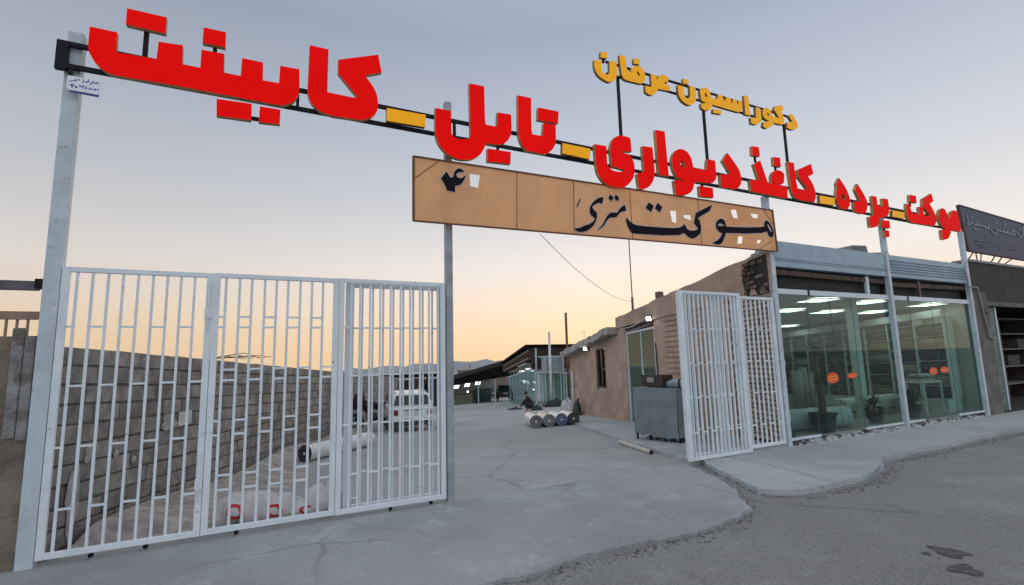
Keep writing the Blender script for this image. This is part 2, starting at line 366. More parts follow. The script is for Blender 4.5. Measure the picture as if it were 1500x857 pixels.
for nm, (px_, py_), w_, h_ in (('a', (1392, 815), .085, .075), ('b', (1414, 841), .08, .06), ('c', (1358, 817), .025, .02)):
    p0 = hit(px_, py_, Vector((0, 0, -.056)), Vector((0, 0, 1))); mb = MB(); pts = []
    for k in range(20):
        t = k/20*2*math.pi; rr = 1+.22*math.sin(3*t+px_)+.12*math.sin(5*t)
        pts.append(p0+e*math.cos(t)*w_*rr*1.3+n*math.sin(t)*h_*rr*1.6+Vector((0, 0, .032)))
    mb.add(pts, [tuple(range(20))]); tag(mb.build('oil_stain', TARM), kind='structure')

# ------------------------------------------------------------------ posts
def post(u0, u1, d0, d1, z1, m, label, z0=-.05, cap=False, plates=()):
    t = thing('steel_post', label, 'post', W((u0+u1)/2, (d0+d1)/2, 0), 'steel posts carrying the sign')
    mb = MB(); mb.box(W, (u0, u1), (d0, d1), (z0, z1)); mb.build('shaft', m, t, bevel=.006)
    if cap:
        mb = MB(); mb.box(W, (u0-.03, u1+.03), (d0-.03, d1+.03), (0.036 if u0 > 9 else .004, .05)); mb.build('base_plate', m, t)
    for z in plates:
        mb = MB(); mb.bar(W(u1+.012, d0+.02, z-.05), W(u1+.012, d0+.02, z+.05), .022, .022); mb.build('hinge', m, t)
    return t
post(-.062, .055, .0, .10, 4.72, POST, 'thick tall grey post at the left end of the sign carrying a small white plate', plates=(.5, 1.5, 2.3))
post(3.60, 3.685, .02, .10, 4.84, PIPE, 'tall grey post where the closed white gate ends, passing behind the tan banner')
post(9.50, 9.595, -.03, .07, 4.34, POST, 'white painted corner post between the folded gate and the shop glass', plates=(.5, 1.4, 2.2))
post(13.13, 13.225, -.03, .06, 4.34, POST, 'white painted post in the middle of the glass shop front')
post(16.53, 16.63, -.03, .06, 4.34, POST, 'white painted post at the right end of the glass shop front')

# ------------------------------------------------------------------ gate leaves
def leaf(name, label, u0, u1, bars, z0, z1, d, rungs, stile=.055, wheels=(), latch=None, stile_l=None, bw=.026, gap0=0):
    bw = bw*.78
    t = thing(name, label, 'gate', W((u0+u1)/2, d, 0), 'leaves of the white folding gate')
    sl_ = stile_l or stile
    mb = MB(); mb.box(W, (u0, u0+sl_), (d, d+.04), (z0, z1)); mb.box(W, (u1-stile, u1), (d, d+.04), (z0, z1))
    mb.box(W, (u0+sl_, u1-stile), (d+.001, d+.039), (z1-.045, z1)); mb.box(W, (u0+sl_, u1-stile), (d+.001, d+.039), (z0, z0+.05))
    mb.build('frame', GATE, t, bevel=.003)
    proto = None
    for u in bars:
        if proto is None:
            mb = MB(); mb.box(W, (u-bw/2, u+bw/2), (d+.011, d+.029), (z0+.05, z1-.045)); proto = mb.build('bar', GATE, t); u_first = u
        else:
            c = proto.copy(); COL.objects.link(c); c.parent = t; c.location = proto.location + e*(u-u_first)
    ed = [u0+sl_-bw/2] + list(bars) + [u1-stile+bw/2]
    for z, par in rungs:
        for i in range(len(ed)-1):
            if i % 2 == par and ed[i+1]-ed[i]-bw > .02:
                mb = MB(); mb.box(W, (ed[i]+bw/2, ed[i+1]-bw/2), (d+.010, d+.030), (z-.009, z+.009)); mb.build('rung', GATE, t)
    for u in wheels:
        mb = MB(); mb.tube([W(u, d+.006, z0-.02), W(u, d+.034, z0-.02)], .02, 10); mb.build('caster', BLACK, t)
    if latch:
        for z in latch[1]:
            mb = MB(); mb.box(W, (latch[0]-.03, latch[0]+.03), (d-.018, d-.002), (z-.045, z+.045)); mb.tube([W(latch[0], d-.02, z-.16), W(latch[0], d-.02, z+.3)], .008, 8)
            mb.build('slide_bolt', GATE, t, bevel=.002)
    return t
RU = [(1.972, 0), (1.457, 1), (.944, 0), (.438, 1)]
leaf('gate_leaf', 'closed white barred gate leaf hinged on the thick left post, nearest the block wall', .06, 1.205, [.165, .274, .385, .494, .606, .72, .831, .939, 1.05], .055, 2.5, 0, RU, wheels=(.42, .80), latch=(1.175, (.52, 2.1)))
leaf('gate_leaf', 'closed white barred gate leaf with doubled rungs, in the middle of the closed run', 1.21, 2.375, [1.314, 1.433, 1.541, 1.659, 1.766, 1.875, 1.992, 2.106, 2.215], .055, 2.505, 0, RU + [(2.075, 0), (1.56, 1), (1.075, 0), (.57, 1)], wheels=(1.5,), bw=.03)
leaf('gate_leaf', 'closed white barred gate leaf ending at the tall post, with another leaf folded behind it', 2.38, 3.575, [2.51, 2.602, 2.71, 2.822, 2.937, 3.05, 3.16, 3.275, 3.384, 3.49], .05, 2.51, 0, RU, wheels=(2.95, 3.4))
leaf('gate_leaf', 'white gate leaf with a broad grey edge folded behind the leaf at the tall post', 2.46, 3.56, [2.64, 2.755, 2.87, 2.985, 3.10, 3.215, 3.33, 3.445], .06, 2.47, .075, RU, stile_l=.09)
br = [7.40, 7.49, 7.58, 7.67, 7.76, 7.85, 7.94, 8.03, 8.12, 8.21, 8.30, 8.39, 8.47]
leaf('gate_leaf', 'open white gate leaf standing nearest the driveway, its bars doubled by a leaf behind', 7.255, 8.60, br[::1], .045, 2.56, -.05, RU, stile=.085, bw=.03)
leaf('gate_leaf', 'white gate leaf folded flat behind the open leaf nearest the driveway', 7.30, 8.56, [7.43+.105*i for i in range(10)], .07, 2.53, .02, [(1.95, 1), (1.43, 0), (.96, 1), (.47, 0)], stile=.08)
leaf('gate_leaf', 'narrow open white gate leaf hinged on the corner post of the shop', 8.605, 9.475, [8.70, 8.81, 8.92, 9.03, 9.14, 9.25, 9.36], .085, 2.52, -.01, RU, stile=.05, bw=.028)

# ------------------------------------------------------------------ the red sign
FD, BD = -.12, -.062                                                # letter face and back
A = (80, 0, 7.5); AW = (80, 0, 3.7425); B_ = (260, 30, 7.5); C_ = (260, 100, 7.5); D_ = (430, 60, 7.5); F_ = (620, 160, 7.5); G_ = (740, 130, 7.5); E_ = (550, 120, 7.5)
H_ = (860, 180, 9.967); HW = (860, 180, 4.983); I_ = (860, 200, 9.967); J_ = (960, 200, 9.967); K_ = (1050, 220, 9.967); LL = (1090, 205, 12.417)
M_ = (1190, 250, 12.417); N_ = (1220, 285, 12.417); P_ = (1300, 275, 12.417)
sign = thing('shop_sign', 'long sign of red raised letters with yellow dashes on a black frame above the gate', 'sign', W(0, 0, 4.3))
mb = MB()
for z in (4.345, 4.56): mb.box(W, (-.10 if z < 4.5 else -.10, 15.95), (-.058, -.018), (z-.02, z+.02))
mb.box(W, (-.115, -.03), (-.0595, -.0165), (4.30, 4.58))
for u in (1.9, 3.7, 5.6, 7.5, 9.55, 11.4, 13.2, 14.8, 15.93): mb.box(W, (u-.015, u+.015), (-.056, -.020), (4.366, 4.539))
mb.build('frame', BLACK, sign)
def letter(crop, *loops, name='letter', mats=(RED, TAN), par=None, fd=FD, bd=BD):
    mb = MB(); mb.prism([trace(crop, l, fd) for l in loops], W, fd, bd)
    return mb.build(name, list(mats), par or sign)
def stem(x0, y0, x1, y1, par, w=.03, d=-.05):
    a, b = FR(x0, y0, d), FR(x1, y1, d); mb = MB(); mb.bar(W(a[0], d, a[1]), W(b[0], d, b[1]), w, .03, up=n); return mb.build('stem', BLACK, par)
t = letter(AW, [(193, 145), (343, 177), (338, 287), (558, 323), (570, 228), (703, 248), (700, 352), (798, 373), (805, 272), (930, 295), (928, 400), (1020, 415), (1028, 318), (1143, 342), (1142, 440), (1230, 455), (1237, 360), (1342, 380), (1341, 500, 1), (1318, 548, 1), (1285, 570, 1), (1235, 577), (673, 470), (350, 416), (295, 400, 1), (245, 365, 1), (205, 315, 1), (184, 260, 1)])
letter(A, [(795, 90), (1232, 190), (1220, 368), (782, 265)], name='dot', par=t); stem(215.5, 42, 212, 86, t, .04)
letter(B_, [(288, 75), (532, 128), (525, 295), (275, 243)], name='dot', par=t); stem(315, 66, 315, 80, t, .035)
letter(C_, [(430, 335), (815, 390), (810, 572), (428, 518)], name='dot', par=t); letter(C_, [(905, 418), (1132, 455), (1124, 615), (893, 588)], name='dot', par=t)
stem(366, 173, 384, 176, t, .035)
letter(D_, [(178, 45), (385, 92), (372, 562), (690, 628), (698, 610), (490, 352), (493, 205), (930, 150), (968, 345), (782, 378), (860, 480, 1), (912, 580, 1), (930, 690, 1), (918, 770, 1), (882, 817, 1), (820, 855, 1), (721, 866), (430, 822), (300, 775, 1), (215, 705, 1), (168, 620, 1), (155, 540)])
letter(E_, [(125, 285), (553, 362), (546, 497), (122, 425)], name='dash', mats=(YEL, YRET))
t = letter(F_, [(133, -15), (303, 18), (310, 245, 1), (325, 290, 1), (360, 315, 1), (415, 330, 1), (485, 328, 1), (512, 305, 1), (521, 250), (507, -285), (670, -252), (680, 130, 1), (690, 170), (810, 190), (817, 35), (965, 58), (970, 240, 1), (942, 325, 1), (885, 378, 1), (820, 388, 1), (688, 372), (680, 400, 1), (650, 465, 1), (600, 520, 1), (530, 550, 1), (440, 555, 1), (340, 532, 1), (250, 475, 1), (185, 400, 1), (145, 310, 1), (133, 200)])
letter(F_, [(710, 432), (963, 470), (958, 602), (708, 574)], name='dot', par=t); stem(729, 214, 729, 220, t)
t = letter(G_, [(140, 70), (285, 102), (290, 440, 1), (300, 500), (410, 520), (425, 376), (555, 398), (557, 575, 1), (532, 648, 1), (485, 698, 1), (425, 716, 1), (280, 690), (235, 675, 1), (190, 620, 1), (157, 540, 1), (145, 440)])
letter(G_, [(365, 205), (588, 250), (582, 382), (360, 342)], name='dot', par=t)
letter(G_, [(632, 597), (938, 660), (930, 774), (628, 710)], name='dash', mats=(YEL, YRET))
letter(I_, [(110, 110), (283, 138), (296, 390, 1), (320, 450, 1), (380, 495, 1), (450, 512, 1), (520, 512, 1), (545, 485), (450, 460), (362, 430), (350, 300, 1), (340, 180, 1), (355, 90, 1), (395, 20, 1), (460, -12, 1), (540, -8, 1), (632, 20), (652, 222), (505, 212), (515, 240), (590, 255, 1), (655, 315, 1), (688, 400, 1), (695, 500, 1), (680, 590, 1), (630, 672, 1), (545, 737, 1), (430, 742, 1), (320, 715, 1), (220, 635, 1), (160, 530, 1), (133, 400, 1)])
letter(I_, [(808, 138), (955, 158), (975, 360), (988, 520, 1), (975, 620, 1), (930, 705, 1), (865, 755, 1), (765, 775), (730, 545), (800, 525, 1), (832, 490, 1), (825, 380)])
letter(H_, [(1000, 100), (1133, 125), (1195, 780), (1050, 755)])
t = letter(J_, [(245, 330, 1), (262, 255, 1), (300, 205, 1), (355, 182, 1), (420, 195, 1), (480, 240, 1), (520, 310, 1), (545, 400, 1), (555, 460), (745, 490), (760, 330), (872, 350), (892, 570, 1), (882, 625, 1), (845, 668, 1), (780, 680, 1), (590, 655), (570, 690, 1), (558, 745, 1), (530, 800, 1), (480, 840, 1), (420, 855, 1), (300, 855), (275, 640), (430, 635), (330, 600, 1), (295, 550, 1), (255, 450, 1)], [(368, 365, 1), (400, 352, 1), (430, 400, 1), (430, 445, 1), (408, 458, 1), (380, 430, 1)])
letter(HW, [(820, 460), (918, 475), (924, 546), (826, 537)], name='dot', par=t); stem(1028, 270, 1028.5, 274, t)
letter(J_, [(1055, 238), (1170, 400, 1), (1230, 500, 1), (1252, 600, 1), (1250, 690, 1), (1210, 750, 1), (1150, 765, 1), (965, 735), (948, 552), (1100, 555), (1085, 520, 1), (985, 350)])
t = letter(K_, [(635, 150), (700, 340), (750, 480), (775, 487), (798, 475, 1), (800, 430, 1), (800, 370, 1), (830, 315, 1), (880, 292, 1), (940, 305, 1), (987, 350), (980, 480, 1), (955, 488, 1), (930, 475), (915, 500), (1035, 545), (1035, 705), (505, 600), (485, 435), (620, 440), (605, 400, 1), (540, 205)])
letter(LL, [(145, 112), (268, 130), (288, 300), (152, 278)], name='dot', par=t); stem(1105, 228, 1106.5, 238, t)
letter(LL, [(535, 308), (655, 325), (670, 492), (545, 465)], name='dot', par=t); stem(1135, 243, 1136, 250, t)
letter(K_, [(1035, 170), (1125, 185), (1165, 480), (1185, 570), (1320, 582), (1330, 570), (1190, 385), (1185, 285), (1375, 200), (1412, 345), (1335, 385), (1400, 490, 1), (1440, 600, 1), (1447, 690, 1), (1425, 760), (1185, 715, 1), (1120, 650, 1), (1090, 560, 1)])
letter(M_, [(130, 450), (410, 500), (402, 630), (140, 592)], name='dash', mats=(YEL, YRET))
letter(M_, [(490, 130), (600, 300, 1), (660, 430, 1), (690, 560, 1), (670, 655, 1), (620, 703, 1), (550, 700, 1), (490, 640, 1), (455, 560, 1), (440, 470, 1), (440, 370, 1), (450, 300, 1), (440, 235)], [(528, 440, 1), (555, 425, 1), (600, 480, 1), (595, 525, 1), (565, 522, 1), (537, 480, 1)])
letter(M_, [(820, 235), (920, 400, 1), (990, 540, 1), (1005, 650, 1), (985, 730, 1), (940, 778, 1), (880, 775, 1), (770, 740), (758, 560), (875, 560), (850, 500, 1), (780, 345)])
t = letter(N_, [(712, 22), (795, 38), (815, 190), (850, 220, 1), (910, 230), (905, 68), (1000, 82), (1025, 250, 1), (1020, 345, 1), (982, 398, 1), (880, 415), (850, 450), (832, 545, 1), (790, 588, 1), (685, 600), (660, 405), (745, 380)])
letter(N_, [(890, 465), (1030, 475), (1045, 612), (897, 597)], name='dot', par=t); letter(N_, [(945, 645), (1020, 652), (1036, 768), (952, 772)], name='dot', par=t); stem(1294, 333, 1296, 338, t, .03)
letter(N_, [(1085, 285), (1300, 325), (1300, 440), (1085, 402)], name='dash', mats=(YEL, YRET))
t = letter(P_, [(345, 285), (400, 295), (440, 430, 1), (465, 468), (585, 485), (575, 345), (645, 347), (645, 200), (800, 105), (838, 245), (770, 290), (830, 400, 1), (885, 520, 1), (892, 620, 1), (850, 695), (640, 665), (430, 628, 1), (375, 550, 1), (350, 460)], [(657, 372), (690, 376), (775, 505), (735, 518), (678, 500, 1), (660, 440, 1)])
letter(P_, [(405, 125), (520, 150), (532, 277), (405, 257)], name='dot', par=t); stem(1332, 294, 1333.5, 303, t, .03)
letter(P_, [(940, 560, 1), (935, 470, 1), (955, 402, 1), (1000, 372, 1), (1045, 395, 1), (1085, 470, 1), (1118, 555), (1145, 555), (1145, 480, 1), (1170, 430, 1), (1215, 410, 1), (1270, 445, 1), (1305, 570, 1), (1340, 800), (1160, 770), (1145, 850, 1), (1120, 905, 1), (1065, 942, 1), (1000, 940), (980, 765), (1060, 745), (990, 690, 1)], [(1015, 525), (1040, 528), (1036, 552), (1018, 550)], [(1230, 566), (1253, 568), (1250, 592), (1228, 590)])

# ------------------------------------------------------------------ the small yellow sign above it
ysign = thing('shop_sign', 'small sign of yellow raised letters held on three thin legs above the red letters', 'sign', W(6.3, 0, 4.58))
mb = MB()
for y0, y1 in ((5.805, 5.785), (5.995, 5.985)):
    mb.bar(W(6.12, -.04, y0), W(10.50, -.04, y1), .028, .028)
mb.build('frame', BLACK, ysign)
for x0, y0, x1, y1 in ((905, 118, 912.5, 200), (1030.5, 164, 1037, 236), (1148.5, 188, 1153.5, 241)):
    a, b = FR(x0, y0, -.04), FR(x1, y1, -.04); mb = MB(); mb.bar(W(a[0], -.04, 5.79), W(a[0], -.04, 4.581), .036, .036); mb.build('leg', BLACK, ysign)
Y1 = (860, 65, 9.967); Y2 = (980, 100, 12.417); Y3 = (1060, 130, 12.417); YM = (YEL, YRET)
def yl(crop, *l, **k): return letter(crop, *l, mats=YM, par=k.pop('par', ysign), fd=-.105, bd=-.056, **k)
t = yl(Y1, [(105, 225), (210, 240), (215, 370, 1), (250, 430, 1), (310, 435, 1), (330, 400), (325, 240), (430, 258), (440, 440, 1), (405, 515, 1), (340, 550, 1), (280, 535, 1), (190, 475, 1), (135, 405, 1), (108, 320, 1)]); yl(Y1, [(200, 105), (300, 120), (295, 205), (195, 190)], name='dot', par=t); stem(883.5, 84, 883.5, 92, t, .03)
t = yl(Y1, [(472, 155), (560, 175), (578, 330, 1), (592, 385), (640, 400), (643, 370, 1), (665, 335, 1), (720, 315, 1), (790, 335, 1), (832, 390, 1), (850, 460, 1), (842, 525, 1), (800, 572, 1), (740, 565), (560, 515, 1), (510, 450, 1), (488, 330)], [(728, 402, 1), (745, 395, 1), (770, 440, 1), (765, 465, 1), (742, 445, 1)]); yl(Y1, [(682, 205), (770, 215), (772, 295), (682, 280)], name='dot', par=t)
yl(Y1, [(932, 430), (1015, 450), (1022, 525), (1045, 465, 1), (1080, 445, 1), (1125, 448, 1), (1187, 482), (1180, 560), (1130, 545), (1140, 575), (1210, 610), (1210, 682), (1035, 650), (1010, 700, 1), (965, 735, 1), (915, 738), (855, 695), (848, 600), (935, 622), (942, 585)])
t = yl(Y2, [(160, 305), (265, 330), (275, 450, 1), (310, 535, 1), (360, 540, 1), (382, 505), (378, 320), (480, 345), (495, 530, 1), (472, 618, 1), (410, 665, 1), (340, 662, 1), (255, 605, 1), (190, 515, 1), (168, 420, 1)]); yl(Y2, [(258, 185), (355, 210), (355, 295), (255, 275)], name='dot', par=t)
t = yl(Y2, [(570, 470, 1), (565, 410, 1), (600, 362, 1), (660, 350, 1), (720, 390, 1), (760, 480, 1), (775, 535), (880, 558), (888, 480), (975, 500), (988, 570), (1030, 592), (1035, 525), (1125, 545), (1130, 630), (1152, 632), (1162, 560), (1235, 582), (1240, 655), (1258, 655), (1262, 592), (1330, 615), (1335, 700, 1), (1305, 785, 1), (1265, 798), (960, 712), (790, 660), (780, 715, 1), (730, 757, 1), (655, 765), (592, 725), (580, 642), (690, 632), (595, 585, 1)], [(648, 460, 1), (670, 455, 1), (695, 500, 1), (685, 525, 1), (658, 500, 1)]); yl(Y2, [(805, 738), (955, 765), (950, 835), (802, 812)], name='dot', par=t)
yl(Y3, [(372, 120), (445, 130), (490, 490), (392, 468)])
yl(Y3, [(582, 335), (660, 350), (690, 510, 1), (680, 595, 1), (640, 637, 1), (590, 655), (505, 632), (490, 522), (590, 530), (590, 480)])
yl(Y3, [(710, 420, 1), (725, 370, 1), (770, 345, 1), (830, 370, 1), (870, 430, 1), (890, 492), (1000, 532), (1008, 518), (920, 385), (932, 320), (1065, 295), (1090, 385), (1045, 410), (1080, 480, 1), (1105, 560, 1), (1092, 628, 1), (1060, 655), (910, 620), (888, 665, 1), (835, 705, 1), (775, 722), (712, 685), (730, 600), (830, 592), (750, 540, 1), (715, 480, 1)], [(788, 445, 1), (810, 440, 1), (825, 480, 1), (812, 495, 1)])
yl(Y3, [(1235, 450), (1320, 580, 1), (1350, 670, 1), (1335, 718, 1), (1290, 743, 1), (1230, 742), (1152, 712), (1155, 610), (1252, 605), (1245, 588), (1180, 490)])
mb = MB(); mb.tube([W(10.0, -.03, 4.95), W(10.02, -.03, 5.0)], .02); 
# cables sagging under the frames
def cable(name, label, pts, r, m, cat='cable', sag=.0, N=14):
    mb = MB(); P = []
    for i in range(N+1):
        t = i/N; P.append(Vector(pts[0]).lerp(Vector(pts[1]), t)-Vector((0, 0, sag*4*t*(1-t))))
    mb.tube(P, r, 6); return tag(mb.build(name, m), label, cat)
CAB = mat('black_cable', (.03, .03, .03), .6, 0)

# ------------------------------------------------------------------ banner
BD0 = -.08
ban = thing('banner', 'tan cloth banner with black lettering and cut wind holes stretched above the driveway', 'banner', W(3.2, BD0, 3.24))
def bz(x, y): return FR(x, y, BD0)
bc = [bz(605.5, 229), bz(1131, 308), bz(1138.5, 368.5), bz(605.5, 323.5)]
B4 = (600, 220, 9.375); B5 = (830, 260, 9.967); B6 = (900, 280, 9.967); B7 = (1010, 290, 9.967)
holes = [(B4, [(825, 325), (965, 345), (940, 520), (830, 490)]), (B6, [(810, 285), (895, 290), (905, 465), (845, 450)]), (B6, [(1010, 348), (1105, 352), (1118, 427), (1015, 385)]),
         (B7, [(600, 180), (640, 170), (680, 178), (707, 300), (640, 292)]), (B7, [(893, 230), (997, 240), (990, 302), (920, 287)]), (B7, [(710, 560), (772, 565), (765, 665), (703, 667)]), (B7, [(990, 618), (1040, 610), (1045, 625), (1022, 640), (1040, 668), (990, 672)])]
_lp = [bc]+[trace(c, h, BD0) for c, h in holes]; mb = MB(); mb.add([W(a, BD0, b) for l in _lp for a, b in l], tessellate_polygon([[Vector((a, b, 0)) for a, b in l] for l in _lp])); mb.build('cloth', BANNER, ban, fix=False)
mb = MB()
def bb(a, b, w=.022): mb.bar(W(a[0], BD0+.014, a[1]), W(b[0], BD0+.014, b[1]), w, .016, up=n)
e_ = .012
for a, b in ((0, 1), (1, 2), (2, 3), (3, 0)): mb.bar(W(bc[a][0], BD0-.002, bc[a][1]), W(bc[b][0], BD0-.002, bc[b][1]), .024 if a in (1, 3) else .016, .026, up=n)
mb.build('border', RUST, ban)
mb = MB()
for (x0, y0), (x1, y1) in (((922.3, 280), (926.5, 350.5)), ((1021.8, 293), (1028, 358.5)), ((608, 261), (643.7, 235.2)), ((757, 252), (757, 337)), ((840, 265), (841, 343)), ((1118, 307), (1133, 330)), ((1131, 352), (1113, 365))):
    a, b = bz(x0, y0), bz(x1, y1); mb.bar(W(a[0], BD0-.003, a[1]), W(b[0], BD0-.003, b[1]), .011, .004, up=n)
mb.build('seam', mat('banner_seam', (.30, .115, .05), .8, .1), ban)
def grow(pts, r):
    out = []; N = len(pts); ar = sum(pts[i][0]*pts[(i+1) % N][1]-pts[(i+1) % N][0]*pts[i][1] for i in range(N)); sg = 1 if ar > 0 else -1
    for i in range(N):
        a, b, c = Vector(pts[i-1]), Vector(pts[i]), Vector(pts[(i+1) % N]); d1 = (b-a); d2 = (c-b)
        if d1.length < 1e-6 or d2.length < 1e-6: out.append(pts[i]); continue
        d1.normalize(); d2.normalize(); nn = Vector((d1.y+d2.y, -d1.x-d2.x))*sg
        if nn.length < .3: nn = Vector((d1.y, -d1.x))*sg
        nn.normalize(); out.append((b.x+nn.x*r, b.y+nn.y*r))
    return out
def ink(crop, *loops):
    tr = [trace(crop, l, BD0-.003) for l in loops]
    mb = MB(); mb.prism([grow(tr[0], .012)], W, BD0-.0045, BD0-.001, ms=0); mb.build('letter_outline', OUTL, ban)
    mb = MB(); mb.prism(tr, W, BD0-.009, BD0-.006, ms=0); mb.build('letter', INK, ban)
ink(B7, [(385, 430, 1), (392, 350, 1), (450, 303, 1), (510, 335, 1), (535, 420), (800, 430), (1050, 425, 1), (1095, 412), (1090, 370, 1), (1120, 328, 1), (1170, 370, 1), (1210, 450, 1), (1225, 530, 1), (1202, 575, 1), (1160, 555, 1), (1130, 490), (1050, 510), (800, 520), (530, 510), (500, 600, 1), (460, 668, 1), (400, 678, 1), (335, 655), (430, 600, 1), (480, 515), (430, 495, 1)], [(410, 395, 1), (450, 370, 1), (500, 400, 1), (500, 412), (415, 408)], [(1130, 390, 1), (1150, 388, 1), (1193, 465, 1), (1193, 500, 1), (1165, 465, 1)])
ink(B6, [(1423, 200), (1388, 290), (1215, 390), (1250, 470, 1), (1263, 560, 1), (1232, 640, 1), (1150, 690, 1), (1080, 670, 1), (1020, 610), (955, 640), (700, 645), (300, 620, 1), (240, 598, 1), (192, 510, 1), (168, 430, 1), (178, 385), (220, 440, 1), (300, 490, 1), (420, 512), (800, 540), (935, 535, 1), (985, 515), (1020, 485), (1060, 550, 1), (1100, 575, 1), (1165, 575, 1), (1215, 552, 1), (1195, 510), (1160, 470), (1185, 320)])
for c in (B6,):
    ink(c, [(500, 165), (570, 215), (535, 305), (455, 245)]); ink(c, [(630, 170), (697, 235), (660, 310), (592, 250)])
ink(B5, [(840, 400), (860, 440, 1), (855, 490, 1), (800, 500, 1), (750, 545, 1), (720, 580, 1), (650, 585, 1), (600, 610, 1), (550, 690, 1), (500, 740, 1), (445, 770), (520, 690, 1), (560, 620, 1), (600, 550, 1), (650, 515, 1), (740, 515), (780, 450, 1)])
ink(B5, [(535, 290), (520, 370, 1), (490, 385), (475, 365), (420, 390, 1), (375, 430, 1), (400, 480, 1), (435, 510, 1), (438, 580, 1), (410, 670, 1), (340, 750, 1), (250, 792, 1), (160, 790, 1), (110, 745), (190, 735, 1), (265, 700, 1), (330, 680, 1), (390, 640, 1), (410, 590), (350, 545, 1), (335, 480, 1), (355, 400, 1), (420, 330, 1), (480, 295, 1)])
ink(B5, [(630, 250), (682, 290), (655, 345), (608, 305)]); ink(B5, [(715, 250), (765, 295), (745, 350), (695, 305)])
ink(B5, [(195, 305), (200, 330), (155, 432), (146, 418)])
ink(B4, [(505, 295), (560, 380), (600, 360, 1), (620, 290, 1), (680, 250, 1), (740, 285, 1), (740, 305), (690, 300, 1), (640, 330, 1), (660, 375, 1), (710, 385, 1), (772, 340), (750, 400, 1), (700, 470, 1), (620, 495), (625, 575), (515, 555), (490, 490), (430, 385)])

# ------------------------------------------------------------------ maker's plate on the left post
def strokes(crop, lines, d, w, m, name, parent, rel=None):
    mb = MB()
    for l in lines:
        P = [FR(crop[0]+x/crop[2], crop[1]+y/crop[2], d) for x, y in l]
        for a, b in zip(P, P[1:]):
            if (Vector(a)-Vector(b)).length > .001: mb.bar(W(a[0], d, a[1]), W(b[0], d, b[1]), w, .0015, up=n)
    return mb.build(name, m, parent)
pl_ = thing('sign_plate', 'small white plate with two rows of blue writing on the thick left post', 'plate', W(0, -.07, 4.1))
SP = (80, 90, 14.29); pd = -.075
q4 = trace(SP, [(275, 285), (960, 415), (930, 700), (300, 590), (245, 540)], pd)
mb = MB(); mb.prism([q4], W, pd, pd+.02, ms=0); mb.build('plate', WHITE, pl_, bevel=.004)
q5 = trace(SP, [(300, 600), (920, 705), (915, 735), (300, 622)], pd)
mb = MB(); mb.prism([q5], W, pd+.002, pd+.018, ms=0); mb.build('edge', BLUE, pl_)
mb = MB(); mb.bar(W(.0, -.05, 4.25), W(.0, -.05, 4.33), .03, .02); mb.build('bracket', BLACK, pl_)
rows = [[(300, 400), (345, 412), (430, 400), (440, 375)], [(405, 385), (470, 398), (478, 370)], [(510, 360), (518, 405)], [(565, 440), (600, 425), (605, 395)], [(620, 430), (690, 435), (700, 405)], [(660, 415), (662, 432)], [(710, 375), (712, 430)],
        [(735, 480), (765, 470), (780, 440), (755, 435)], [(780, 445), (850, 460), (905, 470), (912, 445)], [(815, 405), (820, 450)], [(870, 430), (872, 462)], [(345, 425), (350, 428)], [(590, 380), (594, 383)],
        [(275, 490), (300, 495)], [(350, 470), (330, 480), (345, 500), (352, 470), (352, 540)], [(375, 475), (378, 495), (400, 498), (405, 478), (378, 490), (382, 540)], [(430, 510), (465, 525), (468, 550), (435, 545), (430, 510)],
        [(510, 500), (530, 510), (545, 500), (525, 545)], [(575, 505), (580, 525), (605, 525), (620, 510), (582, 520), (585, 560)], [(635, 580), (655, 530), (678, 580)], [(720, 590), (742, 545), (762, 595)], [(795, 560), (800, 600)], [(830, 575), (860, 575), (832, 595), (860, 600), (832, 612)], [(890, 575), (905, 580), (895, 600), (908, 585), (908, 620)]]
strokes(SP, rows, pd-.001, .006, BLUE, 'lettering', pl_)

# ------------------------------------------------------------------ left side: mud wall, railing, block wall
MUD = mat('mud_plaster', (.44, .315, .24), .95, .12, 2.2, .7, 28, mottled=(1.6, (.34, .235, .175), .5, .75))
MUD2 = mat('grey_mud', (.21, .17, .135), .95, .2, 3, .9, 22, mottled=(2.4, (.12, .10, .085), .58, .68))
BLOCK = mat('cement_block', (.30, .275, .25), .9, .2, 7, .8, 50, mottled=(2.2, (.22, .195, .175), .5, .62), island=.2)
MORT = mat('dark_mortar', (.12, .105, .095), .95, .2, 9)
PLAST = mat('cement_smear', (.42, .39, .36), .9, .15, 8, .4, 40)
OLDC = mat('old_concrete', (.25, .245, .24), .95, .2, 5, 1.0, 26, mottled=(6, (.15, .13, .11), .5, .62))
t = thing('mud_wall', 'rough brown mud plastered wall at the left edge beside the thick gate post', 'wall', W(-3, .2, 0))
mb = MB(); N = 30
for i in range(N+1):
    u = -6+i*(5.93/N); 
    for z in (-.1, .3, .7, 1.05, 1.4, 1.89): mb.v.append(W(u, .06+rnd.uniform(-.012, .012)+(.03 if z < .2 else 0)*-1, z if z in (-.1,) else z+rnd.uniform(-.01, .01)))
for i in range(N):
    for k in range(5): mb.f.append([i*6+k, (i+1)*6+k, (i+1)*6+k+1, i*6+k+1]); mb.m.append(0); mb.sm.append(True)
mb.box(W, (-6, -.07), (.09, .32), (-.1, 1.885)); mb.build('wall_body', MUD2, t, fix=False)
mb = MB(); mb.box(W, (-.235, -.15), (.035, .058), (1.04, 1.96)); mb.box(W, (-.145, -.072), (.02, .056), (1.02, 1.89)); mb.build('pillar', OLDC, t, bevel=.012)
t = thing('railing', 'brown metal railing on top of the mud wall at the left edge', 'railing', W(-3, .2, 1.9))
BRN = mat('brown_paint', (.30, .20, .14), .6, .12, 5)
mb = MB(); mb.box(W, (-6, -.08), (.14, .19), (2.04, 2.11)); mb.build('rail', BRN, t)
pr = None
